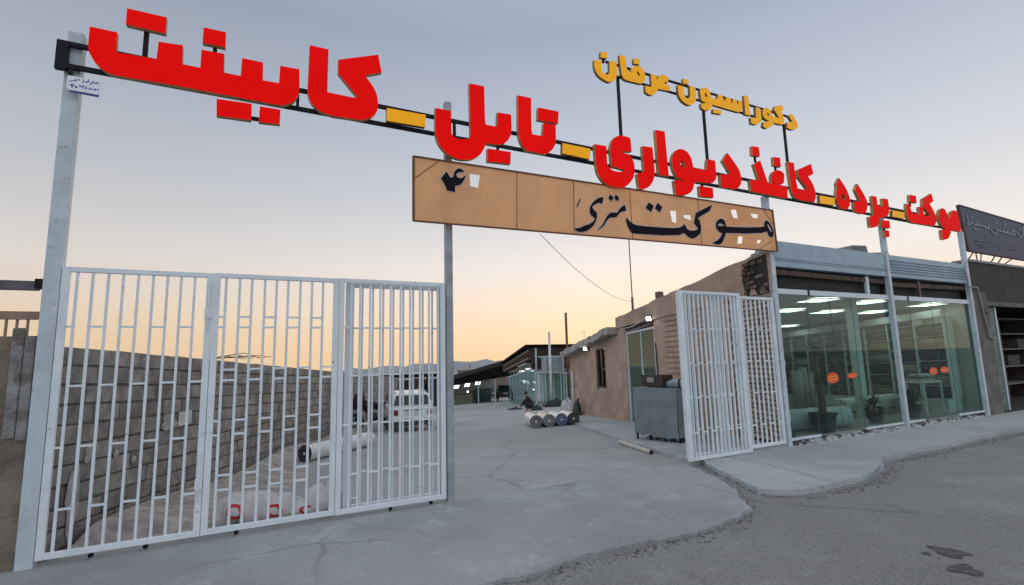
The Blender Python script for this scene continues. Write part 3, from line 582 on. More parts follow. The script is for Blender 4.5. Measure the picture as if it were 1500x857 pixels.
for i in range(40):
    if pr is None: mb = MB(); mb.box(W, (-.19, -.175), (.155, .175), (1.886, 2.04)); pr = mb.build('bar', BRN, t)
    else: c = pr.copy(); COL.objects.link(c); c.parent = t; c.location = pr.location - e*(.07*i)
t = thing('steel_beam', 'dark steel beam running left from the thick gate post above the mud wall', 'beam', W(-3, .05, 2.3))
mb = MB(); mb.box(W, (-6, -.10), (.03, .09), (2.285, 2.365)); mb.build('beam', mat('dark_beam', (.10, .095, .11), .6, .2, 6), t, bevel=.004)
mb = MB(); mb.box(W, (-.12, -.062), (.02, .10), (2.30, 2.385)); mb.build('bracket', BLACK, t)
# cement block wall, every block laid
t = thing('block_wall', 'long grey cement block wall running back along the left side of the yard', 'wall', Q(0, 14, 0))
mb = MB(); hB, LB = .178, .40
for c in range(13):
    q = .1 - (LB/2 if c % 2 else 0)
    while q < 27:
        L = LB*rnd.uniform(.92, 1.08); qa, qb = max(.1, q)+.008, min(27, q+L)-.008
        if qb-qa > .05:
            dz = SLOPE*q; z0 = 1.83-(c+1)*hB+dz+.009+rnd.uniform(-.003, .003); z1 = z0+hB-.02+rnd.uniform(-.004, .003)
            o = rnd.uniform(-.012, .008); j = lambda: rnd.uniform(-.004, .004)
            fr = lambda p, q_, z: Q(p, q_, z)
            if z1 > gz(q*SA)-.6:
                vs = [Q(o+.0, qa+j(), z0+j()), Q(o, qb+j(), z0+j()-LB*.0455), Q(o, qb+j(), z1+j()-LB*.0455), Q(o, qa+j(), z1+j())]
                vs += [v + (Q(-.19, 0, 0)-Q(0, 0, 0)) for v in vs]; mb.hexa(vs)
        q += L
mb.build('blocks', BLOCK, t, bevel=.006)
mb = MB(); mb.hexa([Q(-.012, .11, -1), Q(-.012, 27, -3), Q(-.012, 27, 1.80-27*.0455), Q(-.012, .11, 1.80), Q(-.17, .11, -1), Q(-.17, 27, -3), Q(-.17, 27, 1.80-27*.0455), Q(-.17, .11, 1.80)]); mb.build('mortar', MORT, t)
mb = MB()
def smear(q0, z0, w, h):
    pts = []
    for k in range(14):
        a = k/14*2*math.pi; rr = rnd.uniform(.6, 1.1); pts.append(Q(.014+.0, q0+math.cos(a)*w*rr, z0+math.sin(a)*h*rr))
    c = Q(.028, q0, z0); mb.add(pts+[c], [(i, (i+1) % 14, 14) for i in range(14)])
smear(.45, .42, .09, .35); smear(1.9, .95, .14, .12); smear(2.15, .88, .35, .05); smear(.6, .8, .06, .09); smear(1.0, .72, .05, .05); smear(1.3, .62, .05, .05)
mb.build('cement_patch', PLAST, t)
mb = MB(); mb.box(Q, (.02, .03), (2.12, 2.42), (.86, 1.03)); mb.build('white_tile', mat('pale_tile', (.55, .55, .54), .6, .08), t)
tg = thing('fence_scrap', 'thin bent wire rods lying on top of the block wall', 'wire', Q(0, 2.7, 1.72))
mb = MB()
for k in range(5): mb.tube([Q(-.1, 2.9+.05*k, 1.70), Q(-.06, 3.6+.3*k, 1.74+.03*(k % 3)), Q(-.1, 4.4+.3*k, 1.70+.01*k)], .006, 5)
mb.build('wire_rods', mat('wire', (.12, .09, .07), .7, 0), tg)

# ------------------------------------------------------------------ the shop building
BRICK = mat('pale_brick', (.40, .31, .235), .9, .15, 9, .5, 60, island=.25)
EAVE = mat('eave_plaster', (.42, .39, .36), .9, .2, 4, .6, 30)
CEIL = mat('shop_ceiling', (.62, .60, .52), .8, .03)
INW = mat('shop_wall', (.36, .38, .35), .8, .08, 2)
SFLOOR = mat('shop_floor', (.30, .30, .27), .35, .1, 2)
SHUT = mat('shutter_paint', (.30, .40, .475), .45, .07, 3)
ALU = mat('white_aluminium', (.60, .66, .70), .4, .06, 4)
WOOD = mat('old_wood', (.10, .06, .04), .85, .3, 7, .5, 30)
DFR = mat('brown_frame', (.09, .06, .05), .6, .15)
bld = thing('shop_building', 'low brown mud plastered shop building with a glass front and long side wall', 'building', W(9.6, .2, 0))
def seg(mb, L0_, L1_, b0, t0, b1, t1, o0=0, o1=-.085, mi=0, div=1):
    for i in range(div):
        f0, f1 = i/div, (i+1)/div; La, Lb = L0_+(L1_-L0_)*f0, L0_+(L1_-L0_)*f1
        lb = lambda a, b, f: a+(b-a)*f
        mb.hexa([SW(La, o0, lb(b0, b1, f0)), SW(Lb, o0, lb(b0, b1, f1)), SW(Lb, o0, lb(t0, t1, f1)), SW(La, o0, lb(t0, t1, f0)), SW(La, o1, lb(b0, b1, f0)), SW(Lb, o1, lb(b0, b1, f1)), SW(Lb, o1, lb(t0, t1, f1)), SW(La, o1, lb(t0, t1, f0))], mi)
def zt(L): return 3.38-.10*L
def zb(L): return 2.64-.035*L
mb = MB(); B = -1.2
seg(mb, .02, 4.30, B, zb(0), B, zb(4.3)); seg(mb, 6.02, 6.55, B, 2.40, B, 2.40)
seg(mb, 6.55, 7.60, B, 2.22, B, 2.10); seg(mb, 7.60, 8.42, B, .55, B, .50); seg(mb, 7.60, 8.42, 1.87, 2.10, 1.80, 2.02); seg(mb, 8.42, 11.15, B, 2.02, B, 1.70)
mb.build('side_wall', MUD, bld)
mb = MB(); prev = None
for i in range(22):
    L = i*.298; a, b = zt(L)+rnd.uniform(-.02, .02), zt(L+.298)+rnd.uniform(-.02, .02)
    if prev: a = prev
    if L > 4.9 and L < 5.3: pass
    seg(mb, L+.0, L+.298, zb(L), a, zb(L+.298), b, .045, -.085); prev = b
mb.build('parapet', MUD, bld)
mb = MB(); prev = None
for i in range(16):
    L = 6.6+i*.29; f = i/15.5; a = 2.46-.66*f+rnd.uniform(-.03, .03); b = 2.46-.66*(i+1)/15.5+rnd.uniform(-.03, .03)
    if prev: a = prev
    seg(mb, L, L+.29, a-.20-rnd.uniform(0, .03), a, b-.20, b, .34+rnd.uniform(-.03, .03), -.2); prev = b
mb.build('eave', EAVE, bld)
mb = MB(); seg(mb, 4.22, 6.5, 2.31, zb(4.2)-.01, 2.22, zb(6.5)-.02, -.03, -.084); mb.build('lintel', WOOD, bld)
mb = MB()
for i in range(13):
    z = .92+i*.125; L1_ = 3.75+.06*math.sin(i*1.7)
    seg(mb, 1.28, L1_, z, z+.10, z-.02, z+.08, .028, .002, div=3)
mb.build('ledge', MUD, bld, bevel=.006)
# brick pier behind the narrow leaf: loose courses with open joints
mb = MB()
for c in range(29):
    z = .08+c*.088; x = .03-(.11 if c % 2 else 0)
    while x < 1.2:
        a, b = max(.03, x), min(1.2, x+.195)
        if b-a > .05: seg(mb, a, b, z, z+.066, z, z+.066, .03+rnd.uniform(-.008, .008), .0)
        x += .225
mb.build('brick_pier', BRICK, bld)
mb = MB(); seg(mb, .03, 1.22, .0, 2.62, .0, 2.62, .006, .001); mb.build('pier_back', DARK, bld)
mb = MB(); lo_ = [(.02, 2.62)]+[(.02+.09*k, 2.60+.09*(k % 3)+rnd.uniform(-.04, .04)) for k in range(1, 8)]+[(.70, 2.95), (.56, 3.08), (.62, 3.2), (.45, 3.27), (.02, 3.30)]
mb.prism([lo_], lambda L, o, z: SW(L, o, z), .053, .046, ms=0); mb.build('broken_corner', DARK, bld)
mb = MB()
for c in range(7):
    x = .03+rnd.uniform(0, .1)
    while x < .60:
        w_ = rnd.uniform(.08, .2)
        if rnd.random() < .55: seg(mb, x, min(.66, x+w_), 2.66+c*.085, 2.66+c*.085+.06, 2.65+c*.085, 2.65+c*.085+.06, .06+rnd.uniform(0, .04), .0535)
        x += w_+.03
mb.build('broken_brick', mat('burnt_brick', (.13, .095, .07), .9, .3, 12, island=.6), bld)['kind'] = 'stuff'
mb = MB(); seg(mb, .02, .42, 3.32, 3.40, 3.29, 3.37, .06, -.09, div=3); mb.build('corner_cap', EAVE, bld, bevel=.02)
# side door: glass leaf in a pale frame
dr = MB(); seg(dr, 4.31, 4.36, -.3, 2.33, -.3, 2.33, -.02, -.08); seg(dr, 5.96, 6.01, -.33, 2.26, -.33, 2.26, -.02, -.08); seg(dr, 4.36, 5.96, 2.27, 2.32, 2.20, 2.25, -.02, -.08); seg(dr, 5.10, 5.13, -.3, 2.22, -.3, 2.22, -.025, -.075)
dr = dr.build('door', ALU, bld)
GL = glass('shop_glass', (.74, .84, .81))
mb = MB(); seg(mb, 4.36, 5.10, -.2, 2.27, -.22, 2.24, -.048, -.052); seg(mb, 5.13, 5.96, -.22, 2.24, -.24, 2.20, -.048, -.052); mb.build('glass_panel', GL, dr)
win = MB(); 
for a, b in ((7.61, 7.68), (8.34, 8.41)): seg(win, a, b, .56, 1.86, .54, 1.82, -.03, -.12)
seg(win, 7.98, 8.04, .56, 1.84, .55, 1.83, -.04, -.11); seg(win, 7.68, 7.98, .55, .62, .55, .62, -.03, -.12); seg(win, 8.04, 8.34, .55, .62, .55, .62, -.03, -.12); seg(win, 7.68, 7.98, 1.15, 1.2, 1.15, 1.2, -.04, -.11)
win = win.build('window', DFR, bld)
mb = MB(); seg(mb, 7.68, 8.34, .58, 1.83, .58, 1.83, -.085, -.09); mb.build('pane', glass('dull_glass', (.16, .15, .14)), win)
# interior shell (floor and ceiling fall with the ground)
def zs(q): return SLOPE*q
def slope_box(mb, p0, p1, q0, q1, z0, z1, mi=0):
    mb.hexa([Q(p0, q0, z0+zs(q0)), Q(p1, q0, z0+zs(q0)), Q(p1, q1, z0+zs(q1)), Q(p0, q1, z0+zs(q1)), Q(p0, q0, z1+zs(q0)), Q(p1, q0, z1+zs(q0)), Q(p1, q1, z1+zs(q1)), Q(p0, q1, z1+zs(q1))], mi)
def wedge(mb, q0, q1, z0, z1):
    a, b = 9.61-.0943*q0, 9.61-.0943*q1
    mb.hexa([Q(a, q0, z0+zs(q0)), Q(16.7, q0, z0+zs(q0)), Q(16.7, q1, z0+zs(q1)), Q(b, q1, z0+zs(q1)), Q(a, q0, z1+zs(q0)), Q(16.7, q0, z1+zs(q0)), Q(16.7, q1, z1+zs(q1)), Q(b, q1, z1+zs(q1))])
mb = MB(); wedge(mb, .10, 6.7, -.25, .125); mb.build('floor', SFLOOR, bld)
mb = MB(); wedge(mb, .38, 6.7, 2.68, 2.75); mb.build('ceiling', CEIL, bld)
mb = MB(); slope_box(mb, 8.99, 16.7, 6.7, 6.8, -.2, 2.68); slope_box(mb, 16.45, 16.7, .12, 6.7, -.2, 2.68); mb.build('inner_wall', INW, bld)
mb = MB(); wedge(mb, .40, 6.5, 3.03, 3.07); mb.build('roof', DARK, bld)
# shop front
for a, b in ((9.6, 13.125), (13.23, 16.525)):
    left = a < 10
    mb = MB(); mb.box(W, (a, b), (.0, .35), (3.08, 3.55))
    sb = mb.build('shutter_box', SHUT, bld, bevel=.01)
    mb = MB()
    for z in ((3.20, 3.235) if left else (3.19, 3.25, 3.31, 3.37, 3.43)): mb.tube([W(a+.01, -.002, z), W(b-.01, -.002, z)], .010 if left else .022, 8)
    mb.build('slat', SHUT, sb)
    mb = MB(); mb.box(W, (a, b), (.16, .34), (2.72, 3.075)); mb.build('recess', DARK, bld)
    mb = MB(); mb.bar(W(a, .10, 3.0 if left else 2.93), W(b, .11, 2.98 if left else 2.98), .09, .09); mb.build('old_beam', WOOD, bld)
    mb = MB(); u_ = FR(1275, 420)[0] if left else FR(1350, 418)[0]; mb.box(W, (u_-.04, u_+.04), (.04, .09), (2.70, 3.05)); mb.build('stud', ALU if left else DFR, bld)
    mb = MB(); mb.box(W, (a, b), (.02, .08), (2.60, 2.695)); hd = mb.build('header_rail', ALU, bld, bevel=.004)
    mb = MB(); uu = FR(1186, 428)[0] if left else FR(1331, 434)[0]; mb.box(W, (uu-.03, uu+.03), (.017, .03), (2.597, 2.70)); mb.build('clamp', BLACK, hd)
    js = [a] + ([FR(1205, 634)[0], FR(1232, 560)[0], FR(1272, 625)[0]] if left else [FR(1358, 616)[0], FR(1382, 550)[0], FR(1408, 605)[0]]) + [b]
    stick = {1: (1211, 1229.5, 546, 561), 2: (1241, 1257, 546.5, 553.5)} if left else {1: (1361, 1374.5, 538.5, 548.5), 2: (1377, 1391, 537.5, 545.5)}
    for i in range(4):
        mb = MB(); mb.box(W, (js[i]+.006, js[i+1]-.006), (.046, .054), (.135, 2.598)); gp = mb.build('glass_panel', GL, bld)
        mb = MB()
        for uu in ((js[i]+.003,) if i else ()): mb.box(W, (uu-.003, uu+.003), (.045, .055), (.14, 2.59))
        if mb.v: mb.build('joint', mat('silicone', (.10, .13, .13), .5, 0), gp)
        if i in (0, 3) or (i == 1 and False):
            mb = MB(); mb.box(W, (js[i], js[i+1]), (.02, .08), (.105, .145)); mb.build('base_rail', ALU, bld, bevel=.003)
        if i in stick:
            x0, x1, y0, y1 = stick[i]; a0, b0_ = FR(x0, y0, .04), FR(x1, y1, .04); cx, cz = (a0[0]+b0_[0])/2, (a0[1]+b0_[1])/2; w2, h2 = abs(a0[0]-b0_[0])/2, abs(a0[1]-b0_[1])/2
            lp = smooth_loop([(cx-w2*.8, cz+h2*.5, 1), (cx-w2*.2, cz+h2, 1), (cx+w2*.6, cz+h2*.8, 1), (cx+w2, cz+h2*.1, 1), (cx+w2*.75, cz-h2*.7, 1), (cx, cz-h2, 1), (cx-w2*.75, cz-h2*.8, 1), (cx-w2, cz-h2*.1, 1)])
            mb = MB(); mb.prism([lp], W, .0425, .0455, ms=0); st = mb.build('sticker', mat('orange_sticker', (.85, .09, .02), .5, .12, 9), gp)
            mb = MB()
            for z_, ww in ((.25, .75), (-.3, .7)): mb.box(W, (cx-w2*ww, cx+w2*ww), (.041, .0424), (cz+h2*z_-h2*.10, cz+h2*z_+h2*.10))
            mb.build('stripe', mat('sticker_print', (.9, .35, .10), .5, .1), st)
# rough plinth under the glass
mb = MB(); 
for i in range(44):
    u0 = 9.6+i*.158; h = .10+rnd.uniform(-.03, .0); o = rnd.uniform(-.03, .04)
    mb.hexa([W(u0, -.02+o-.04, 0), W(u0+.158, -.02+o-.04, 0), W(u0+.158, .10, 0), W(u0, .10, 0), W(u0, .015+o*.4, h), W(u0+.158, .015+o*.4, h+rnd.uniform(-.02, .01)), W(u0+.158, .10, .103), W(u0, .10, .103)])
mb.build('plinth', mat('broken_plinth', (.40, .42, .42), .95, .2, 14, .9, 40, mottled=(7, (.06, .06, .06), .5, .56)), bld)
mb = MB()
for i in range(36):
    u0 = 9.65+i*.19+rnd.uniform(0, .1); w_ = rnd.uniform(.06, .16); mb.hexa([W(u0, -.12-rnd.uniform(0, .1), .03), W(u0+w_, -.14, .03), W(u0+w_, -.05, .03), W(u0, -.05, .03), W(u0+.02, -.09, .05), W(u0+w_*.8, -.09, .048), W(u0+w_*.8, -.05, .07), W(u0+.02, -.05, .065)])
_mr = mb.build('mortar_rubble', mat('pale_mortar', (.45, .46, .46), .95, .15, 12, .6, 50), bld); _mr['kind'] = 'stuff'

# ------------------------------------------------------------------ inside the shop
LITP = emit('light_panel', (.95, 1, .97), 3.8)
k_ = 0
spots = [(11.65, .78, 'first row from the glass, left bay'), (13.35, .78, 'first row from the glass, near the middle post'), (15.85, .72, 'first row from the glass, right bay'),
         (10.6, 2.25, 'second row from the glass, leftmost'), (12.15, 2.25, 'second row from the glass, second from left'), (13.7, 2.25, 'second row from the glass, third from left'), (15.4, 2.1, 'second row from the glass, rightmost'),
         (11.2, 5.2, 'third row from the glass, left'), (13.4, 5.2, 'third row from the glass, middle'), (15.3, 5.4, 'third row from the glass, right')]
lt0 = None
for p, q, ds_ in spots:
    loc = Q(p, q, 2.675+zs(q))
    if lt0 is None:
        lt0 = thing('ceiling_light', '', 'light', (0, 0, 0), 'square ceiling lights in the shop')
        mb = MB(); mb.box(L0, (-.30, .30), (-.30, .30), (-.012, -.004)); mb.build('diffuser', LITP, lt0)
        mb = MB()
        for a, b, c, d in ((-.33, .33, -.33, -.30), (-.33, .33, .30, .33), (-.33, -.30, -.30, .30), (.30, .33, -.30, .30)): mb.box(L0, (a, b), (c, d), (-.016, 0))
        mb.build('frame', ALU, lt0); o = lt0
    else: o = copy_tree(lt0)
    o.location = loc; o.rotation_euler = (0, 0, TY); o['label'] = 'glowing ceiling light, ' + ds_
# rack along the right wall
RW, QN = 16.40, 6.69
rk = thing('carpet_rack', 'long white shelf rack of carpets along the right wall of the shop', 'rack', Q(RW, 4, 0))
RKW = mat('rack_white', (.62, .68, .64), .5, .05)
mb = MB(); slope_box(mb, 15.93, 16.02, .45, QN, 2.36, 2.53); mb.build('header_board', RKW, rk)
mb = MB(); slope_box(mb, 15.75, 16.40, .45, QN, .13, .42); mb.build('plinth_board', RKW, rk)
qs = [.45+.78*i for i in range(9)]
for q in qs: mb = MB(); slope_box(mb, 15.98, 16.42, q-.018, q+.018, .42, 2.36); mb.build('divider', RKW, rk)
for z in (.42, .72, 1.02, 1.32, 1.62, 1.92, 2.22): 
    mb = MB(); slope_box(mb, 16.05, 16.42, .47, QN, z-.012, z+.0); mb.build('shelf', RKW, rk)
tones = [('dark grey', (.07, .085, .085)), ('olive green', (.22, .23, .11)), ('brown', (.17, .115, .075)), ('pale grey', (.30, .33, .33)), ('slate blue', (.10, .15, .18)), ('charcoal', (.035, .04, .045)), ('beige', (.33, .30, .22)), ('moss green', (.13, .17, .12))]
rows = ['lowest shelf', 'second shelf', 'third shelf', 'fourth shelf', 'fifth shelf', 'top shelf']
ords = ['first', 'second', 'third', 'fourth', 'fifth', 'sixth', 'seventh', 'eighth', 'ninth', 'tenth']
protoC = {}
pick = random.Random(11)
for ci in range(8):
    for ri in range(6):
        nm, c = tones[pick.choice((0, 0, 1, 2, 3, 3, 4, 5, 6, 7, 7))]
        q = (qs[ci]+qs[ci+1])/2; loc = Q(16.19, q, .43+.30*ri+.133+zs(q))
        if nm not in protoC:
            mb = MB(); mb.tube([(0, -.36, 0), (0, .36, 0)], .132, 18)
            protoC[nm] = o = mb.build('carpet_roll', mat('carpet_'+nm.replace(' ', '_'), c, .95, .15, 12, .5, 160), loc=(0, 0, 0))
        else: o = protoC[nm].copy(); COL.objects.link(o)
        o.location = loc; o.rotation_euler = (0, 0, TY-R(90))
        tag(o, nm+' carpet roll in the shop rack, '+ords[ci]+' column from the glass, '+rows[ri], 'carpet roll', 'carpet rolls lying in the shop rack')
# big wrapped roll, standing rolls, bench, plants
WRAP = mat('white_wrap', (.72, .72, .72), .28, .08, 6, .25, 9)
WRAPP = mat('pinkish_wrap', (.70, .60, .57), .3, .1, 6, .25, 9)
WEND = mat('roll_end', (.16, .17, .19), .8, .35, 16)
def roll(name, label, cat, a, b, r, m, group=None, core=True, me=None):
    a, b = Vector(a), Vector(b); ax = (b-a).normalized()
    t = thing(name, label, cat, Vector((a.x, a.y, a.z-r)), group)
    P = []; rr = []
    for i in range(13): f = i/12; P.append(a.lerp(b, f)); rr.append(r*(1+rnd.uniform(-.025, .02)))
    mb = MB(); mb.tube(P, rr, 24, caps=False); mb.build('wrapping', m, t)
    for c, s_ in ((a, -1), (b, 1)):
        mb = MB(); mb.tube([c+ax*s_*-.02, c+ax*s_*.004], r*.985, 24); en = mb.build('end', me or WEND, t)
        mb = MB(); x = ax.cross(Vector((0, 0, 1))).normalized()*.03
        mb.tube([c+ax*s_*.005, c+ax*s_*.009], r*.16, 10); mb.build('core', WRAP, en)
    return t
gp = lambda x, y, z: hit(x, y, Vector((0, 0, z)), Vector((0, 0, 1)))
a_ = gp(1238, 626, .09); roll('carpet_roll', 'big white wrapped carpet roll lying on the shop floor behind the potted palm', 'carpet roll', a_+Vector((0, 0, .21))-e*1.75+n*.35, a_+Vector((0, 0, .21)), .205, mat('shop_wrap', (.42, .47, .46), .4, .08, 4))
for i, (x, y, h, r) in enumerate(((1172, 606, 1.05, .13), (1181, 604, 1.12, .11), (1190, 603, 1.0, .10))):
    p0 = gp(x, y, .06); t = thing('carpet_roll', ('left', 'middle', 'right')[i]+' one of three upright grey carpet rolls standing in the shop', 'carpet roll', p0, 'upright carpet rolls in the shop')
    mb = MB(); mb.tube([p0, p0+Vector((0, 0, h))], r, 18); mb.build('carpet', mat('upright_carpet', (.24, .26, .26), .8, .2, 9), t)
    mb = MB(); mb.tube([p0+Vector((0, 0, h+.001)), p0+Vector((0, 0, h+.004))], r*.3, 10); mb.build('core', DARK, t)
p0 = gp(1208, 632, .125); POTM = mat('black_pot', (.03, .03, .035), .5, .1)
LEAF = mat('palm_leaf', (.045, .085, .035), .5, .3, 9); LEAF2 = mat('plant_leaf', (.04, .085, .04), .5, .3, 9); TRK = mat('palm_trunk', (.16, .12, .085), .9, .3, 14, .8, 30)
def pot(p0, r0, r1, h, parent, square=True):
    mb = MB(); sg = 4 if square else 16
    ring = lambda r, z: [p0+e*math.cos(2*math.pi*(k+.5)/sg)*r+n*math.sin(2*math.pi*(k+.5)/sg)*r+Vector((0, 0, z)) for k in range(sg)]
    rg = [ring(r0, 0), ring(r1, h-.04), ring(r1+.02, h-.04), ring(r1+.02, h), ring(r1-.02, h), ring(r1-.03, h-.05)]; b = []
    for g_ in rg: b += g_
    mb.add(b, [(i*sg+k, i*sg+(k+1) % sg, (i+1)*sg+(k+1) % sg, (i+1)*sg+k) for i in range(5) for k in range(sg)]+[tuple(range(sg)), tuple(5*sg+k for k in range(sg))]); return mb.build('pot', POTM, parent)
def frond(mb, c, az, el, L, wd, droop, ns=9):
    d0 = Vector((math.cos(az), math.sin(az), 0)); P = []
    for i in range(ns+1):
        f = i/ns; P.append(c+d0*L*f*math.cos(el)+Vector((0, 0, L*(f*math.sin(el)-droop*f*f))))
    sd = d0.cross(Vector((0, 0, 1)))
    for i in range(1, ns):
        for s_ in (-1, 1):
            w_ = wd*math.sin(math.pi*(i/ns)*.9+.15); q_ = P[i]+sd*s_*w_+(P[i+1]-P[i])*1.1-Vector((0, 0, w_*.35)); h = (P[i+1]-P[i])*.28
            mb.add([P[i]-h, P[i]+h, q_], [(0, 1, 2)])
    for a, b in zip(P, P[1:]): mb.bar(a, b, .008)
pt = thing('potted_palm', 'potted palm with a bare trunk in a black pot inside the left shop window', 'plant', p0); pot(p0, .17, .22, .34, pt)
mb = MB(); tp = p0+Vector((-.03, 0, 1.42)); mb.tube([p0+Vector((0, 0, .28)), p0+Vector((.01, 0, .7)), p0+Vector((-.01, .01, 1.1)), tp], [.065, .055, .045, .035], 12); mb.build('trunk', TRK, pt)
mb = MB()
for k in range(11): frond(mb, tp, k*.571*2+.3, R(rnd.uniform(25, 75)), rnd.uniform(.45, .65), .11, rnd.uniform(.2, .6))
mb.build('fronds', LEAF, pt)
def bushy(name, label, p0, n_, L, el, white=False):
    t = thing(name, label, 'plant', p0); pot(p0, .13, .17, .28, t, False); mb = MB(); c = p0+Vector((0, 0, .26))
    for k in range(n_):
        az = k*2.4; ee = R(rnd.uniform(*el)); d0 = Vector((math.cos(az), math.sin(az), 0)); sd = d0.cross(Vector((0, 0, 1))); l = L*rnd.uniform(.7, 1.1); w_ = .035; P = []
        for i in range(6): f = i/5; P.append(c+d0*l*f*math.cos(ee)+Vector((0, 0, l*(f*math.sin(ee)-.55*f*f))))
        vs = []; 
        for i, p in enumerate(P): ww = w_*math.sin(math.pi*(i+.6)/5.9); vs += [p-sd*ww, p+sd*ww]
        mb.add(vs, [(2*i, 2*i+1, 2*i+3, 2*i+2) for i in range(5)], smooth=True)
    mb.build('leaves', LEAF2, t); return t
bushy('potted_plant', 'low leafy potted plant on the shop floor left of the middle post', gp(1282, 617, .125), 26, .60, (20, 80))
bushy('potted_plant', 'taller dark potted plant in the right shop window beside the middle post', gp(1337, 612, .1)+Vector((0, 0, 0)), 34, .85, (35, 88))
bn = thing('bench', 'long low white bench in front of the carpet rack', 'bench', gp(1372, 604, .1))
c0 = Q(14.9, 1.15, .10)
mb = MB(); mb.box(Q, (13.0, 15.4), (1.35, 1.75), (.40, .47)); mb.build('seat', RKW, bn)
for p in (13.1, 14.2, 15.3): mb = MB(); mb.box(Q, (p-.06, p+.06), (1.38, 1.72), (.07, .40)); mb.build('leg', RKW, bn)
mb = MB(); mb.box(Q, (13.05, 15.35), (1.5, 1.53), (.14, .18)); mb.build('stretcher', DFR, bn)
ct = thing('sample_table', 'pale sample table with folded carpet pieces at the right end of the shop', 'table', Q(15.4, .75, .1))
mb = MB(); mb.box(Q, (14.85, 15.7), (.5, 1.0), (.80, .84)); mb.build('tabletop', RKW, ct)
for p, q in ((14.9, .53), (15.65, .53), (14.9, .96), (15.65, .96)): mb = MB(); mb.box(Q, (p-.02, p+.02), (q-.02, q+.02), (.08, .80)); mb.build('leg', ALU, ct)
for i, (h, c, nm) in enumerate(((.05, (.5, .48, .4), 'cream'), (.045, (.12, .13, .14), 'dark'), (.05, (.45, .47, .46), 'pale grey'))):
    z0 = .842+sum((.05, .045, .05)[:i])+.001*i; mb = MB(); mb.box(Q, (14.92+.03*i, 15.5+.02*i), (.58, .93), (z0, z0+h)); tag(mb.build('carpet_sample', mat('sample_'+nm.replace(' ', '_'), c, .9, .1), bevel=.008), nm+' folded carpet piece on the sample table', 'carpet piece', 'folded pieces on the sample table')
co = thing('square_column', 'pale square column standing inside the shop left of the middle post', 'column', Q(12.55, .9, 0))
mb = MB(); mb.box(Q, (12.60, 12.80), (.62, .80), (.08, 2.64)); mb.build('shaft', mat('teal_paint', (.50, .62, .58), .6, .06), co)
mb = MB(); mb.box(Q, (12.56, 12.84), (.58, .84), (.09, .16)); mb.build('base', RKW, co)
d1 = thing('leaning_board', 'dark narrow board leaning inside the glass next to the corner post', 'board', W(9.85, .3, .12))
mb = MB(); mb.hexa([W(9.70, .14, .13), W(9.93, .14, .13), W(9.93, .17, .13), W(9.70, .17, .13), W(9.66, .40, 1.75), W(9.72, .40, 1.75), W(9.72, .43, 1.75), W(9.66, .43, 1.75)]); mb.build('board', mat('dark_board', (.02, .022, .03), .5, .1), d1)

# ------------------------------------------------------------------ on the roof and the side wall
def whit(x, y, o=0): return hit(x, y, wP0+wo_*o, wo_)
a = whit(927, 453, -.12); ms = thing('mast', 'thin tall steel mast rising from the roof edge behind the banner', 'mast', a)
mb = MB(); mb.tube([a-Vector((0, 0, .25)), a+Vector((0, 0, .35))], .035, 8); mb.build('sleeve', mat('mast_steel', (.16, .13, .12), .6, .2), ms)
mb = MB(); mb.tube([a+Vector((0, 0, .2)), a+Vector((0, 0, 2.2))], .016, 8); mb.build('pole', MATS['mast_steel'], ms)
tip = a+Vector((0, 0, .22)); st_ = W(FR(791, 343, -.06)[0], -.06, FR(791, 343, -.06)[1])
cable('wire', 'thin wire sagging from the banner down to the mast on the roof', (st_, tip), .004, CAB, 'wire', .22)
b0_ = whit(966, 436, -.15); vb = thing('metal_box', 'small rusty metal box standing on the parapet right of the mast', 'box', b0_)
mb = MB(); mb.bar(b0_-Vector((0, 0, .08)), b0_+Vector((0, 0, .15)), .15, .15); mb.build('box', mat('rusty_tin', (.20, .15, .12), .7, .3, 9), vb, bevel=.008)
mb = MB(); mb.bar(b0_+Vector((-.02, -.02, .03)), b0_+Vector((.16, .02, .03)), .05, .05); mb.build('spout', MATS['rusty_tin'], vb)
FLM = emit('flood_lens', (.92, .97, 1), 28)
for (x, y), lab, o in (((950, 467), 'lit white floodlight above the glass side door', .12), ((857, 511), 'lit white floodlight under the pale eave left of the window', .16)):
    c = whit(x, y, o); t = thing('floodlight', lab, 'floodlight', c, 'lit floodlights on the side wall')
    dr_ = (wo_*.75-wl*.55+Vector((0, 0, -.28))).normalized()
    mb = MB(); mb.bar(c-dr_*.07, c-dr_*.004, .14, .11); mb.build('housing', mat('lamp_housing', (.2, .2, .2), .5, .1), t)
    mb = MB(); mb.bar(c-dr_*.002, c+dr_*.006, .115, .09); mb.build('lens', FLM, t)
    mb = MB(); mb.bar(c-dr_*.05, c-dr_*.05-wo_*(o-.03), .025, .025); mb.build('bracket', BLACK, t)
cable('cable', 'pale cable looping along the wall above the side door to the floodlight', (SW(6.4, .02, 2.42), SW(4.62, .06, 2.56)), .012, mat('white_cable', (.6, .6, .6), .6, 0), sag=.10)
cable('cable', 'grey cable running under the lintel of the side door', (SW(6.2, .01, 2.26), SW(4.45, .02, 2.40)), .009, mat('grey_cable', (.4, .4, .4), .6, 0), sag=.02)
cable('cable', 'dark cable hanging down beside the side door', (SW(4.22, .02, 1.9), SW(4.18, .02, .5)), .014, CAB, sag=.0)
a = whit(856, 497, -.3); an = thing('antenna', 'tiny television antenna on the roof above the pale eave', 'antenna', a)
mb = MB(); mb.tube([a-Vector((0, 0, .1)), a+Vector((0, 0, .28))], .008, 6); mb.build('pole', PIPE, an)
mb = MB(); mb.bar(a+wl*-.12+Vector((0, 0, .28)), a+wl*.12+Vector((0, 0, .28)), .02); mb.build('aerial', PIPE, an)
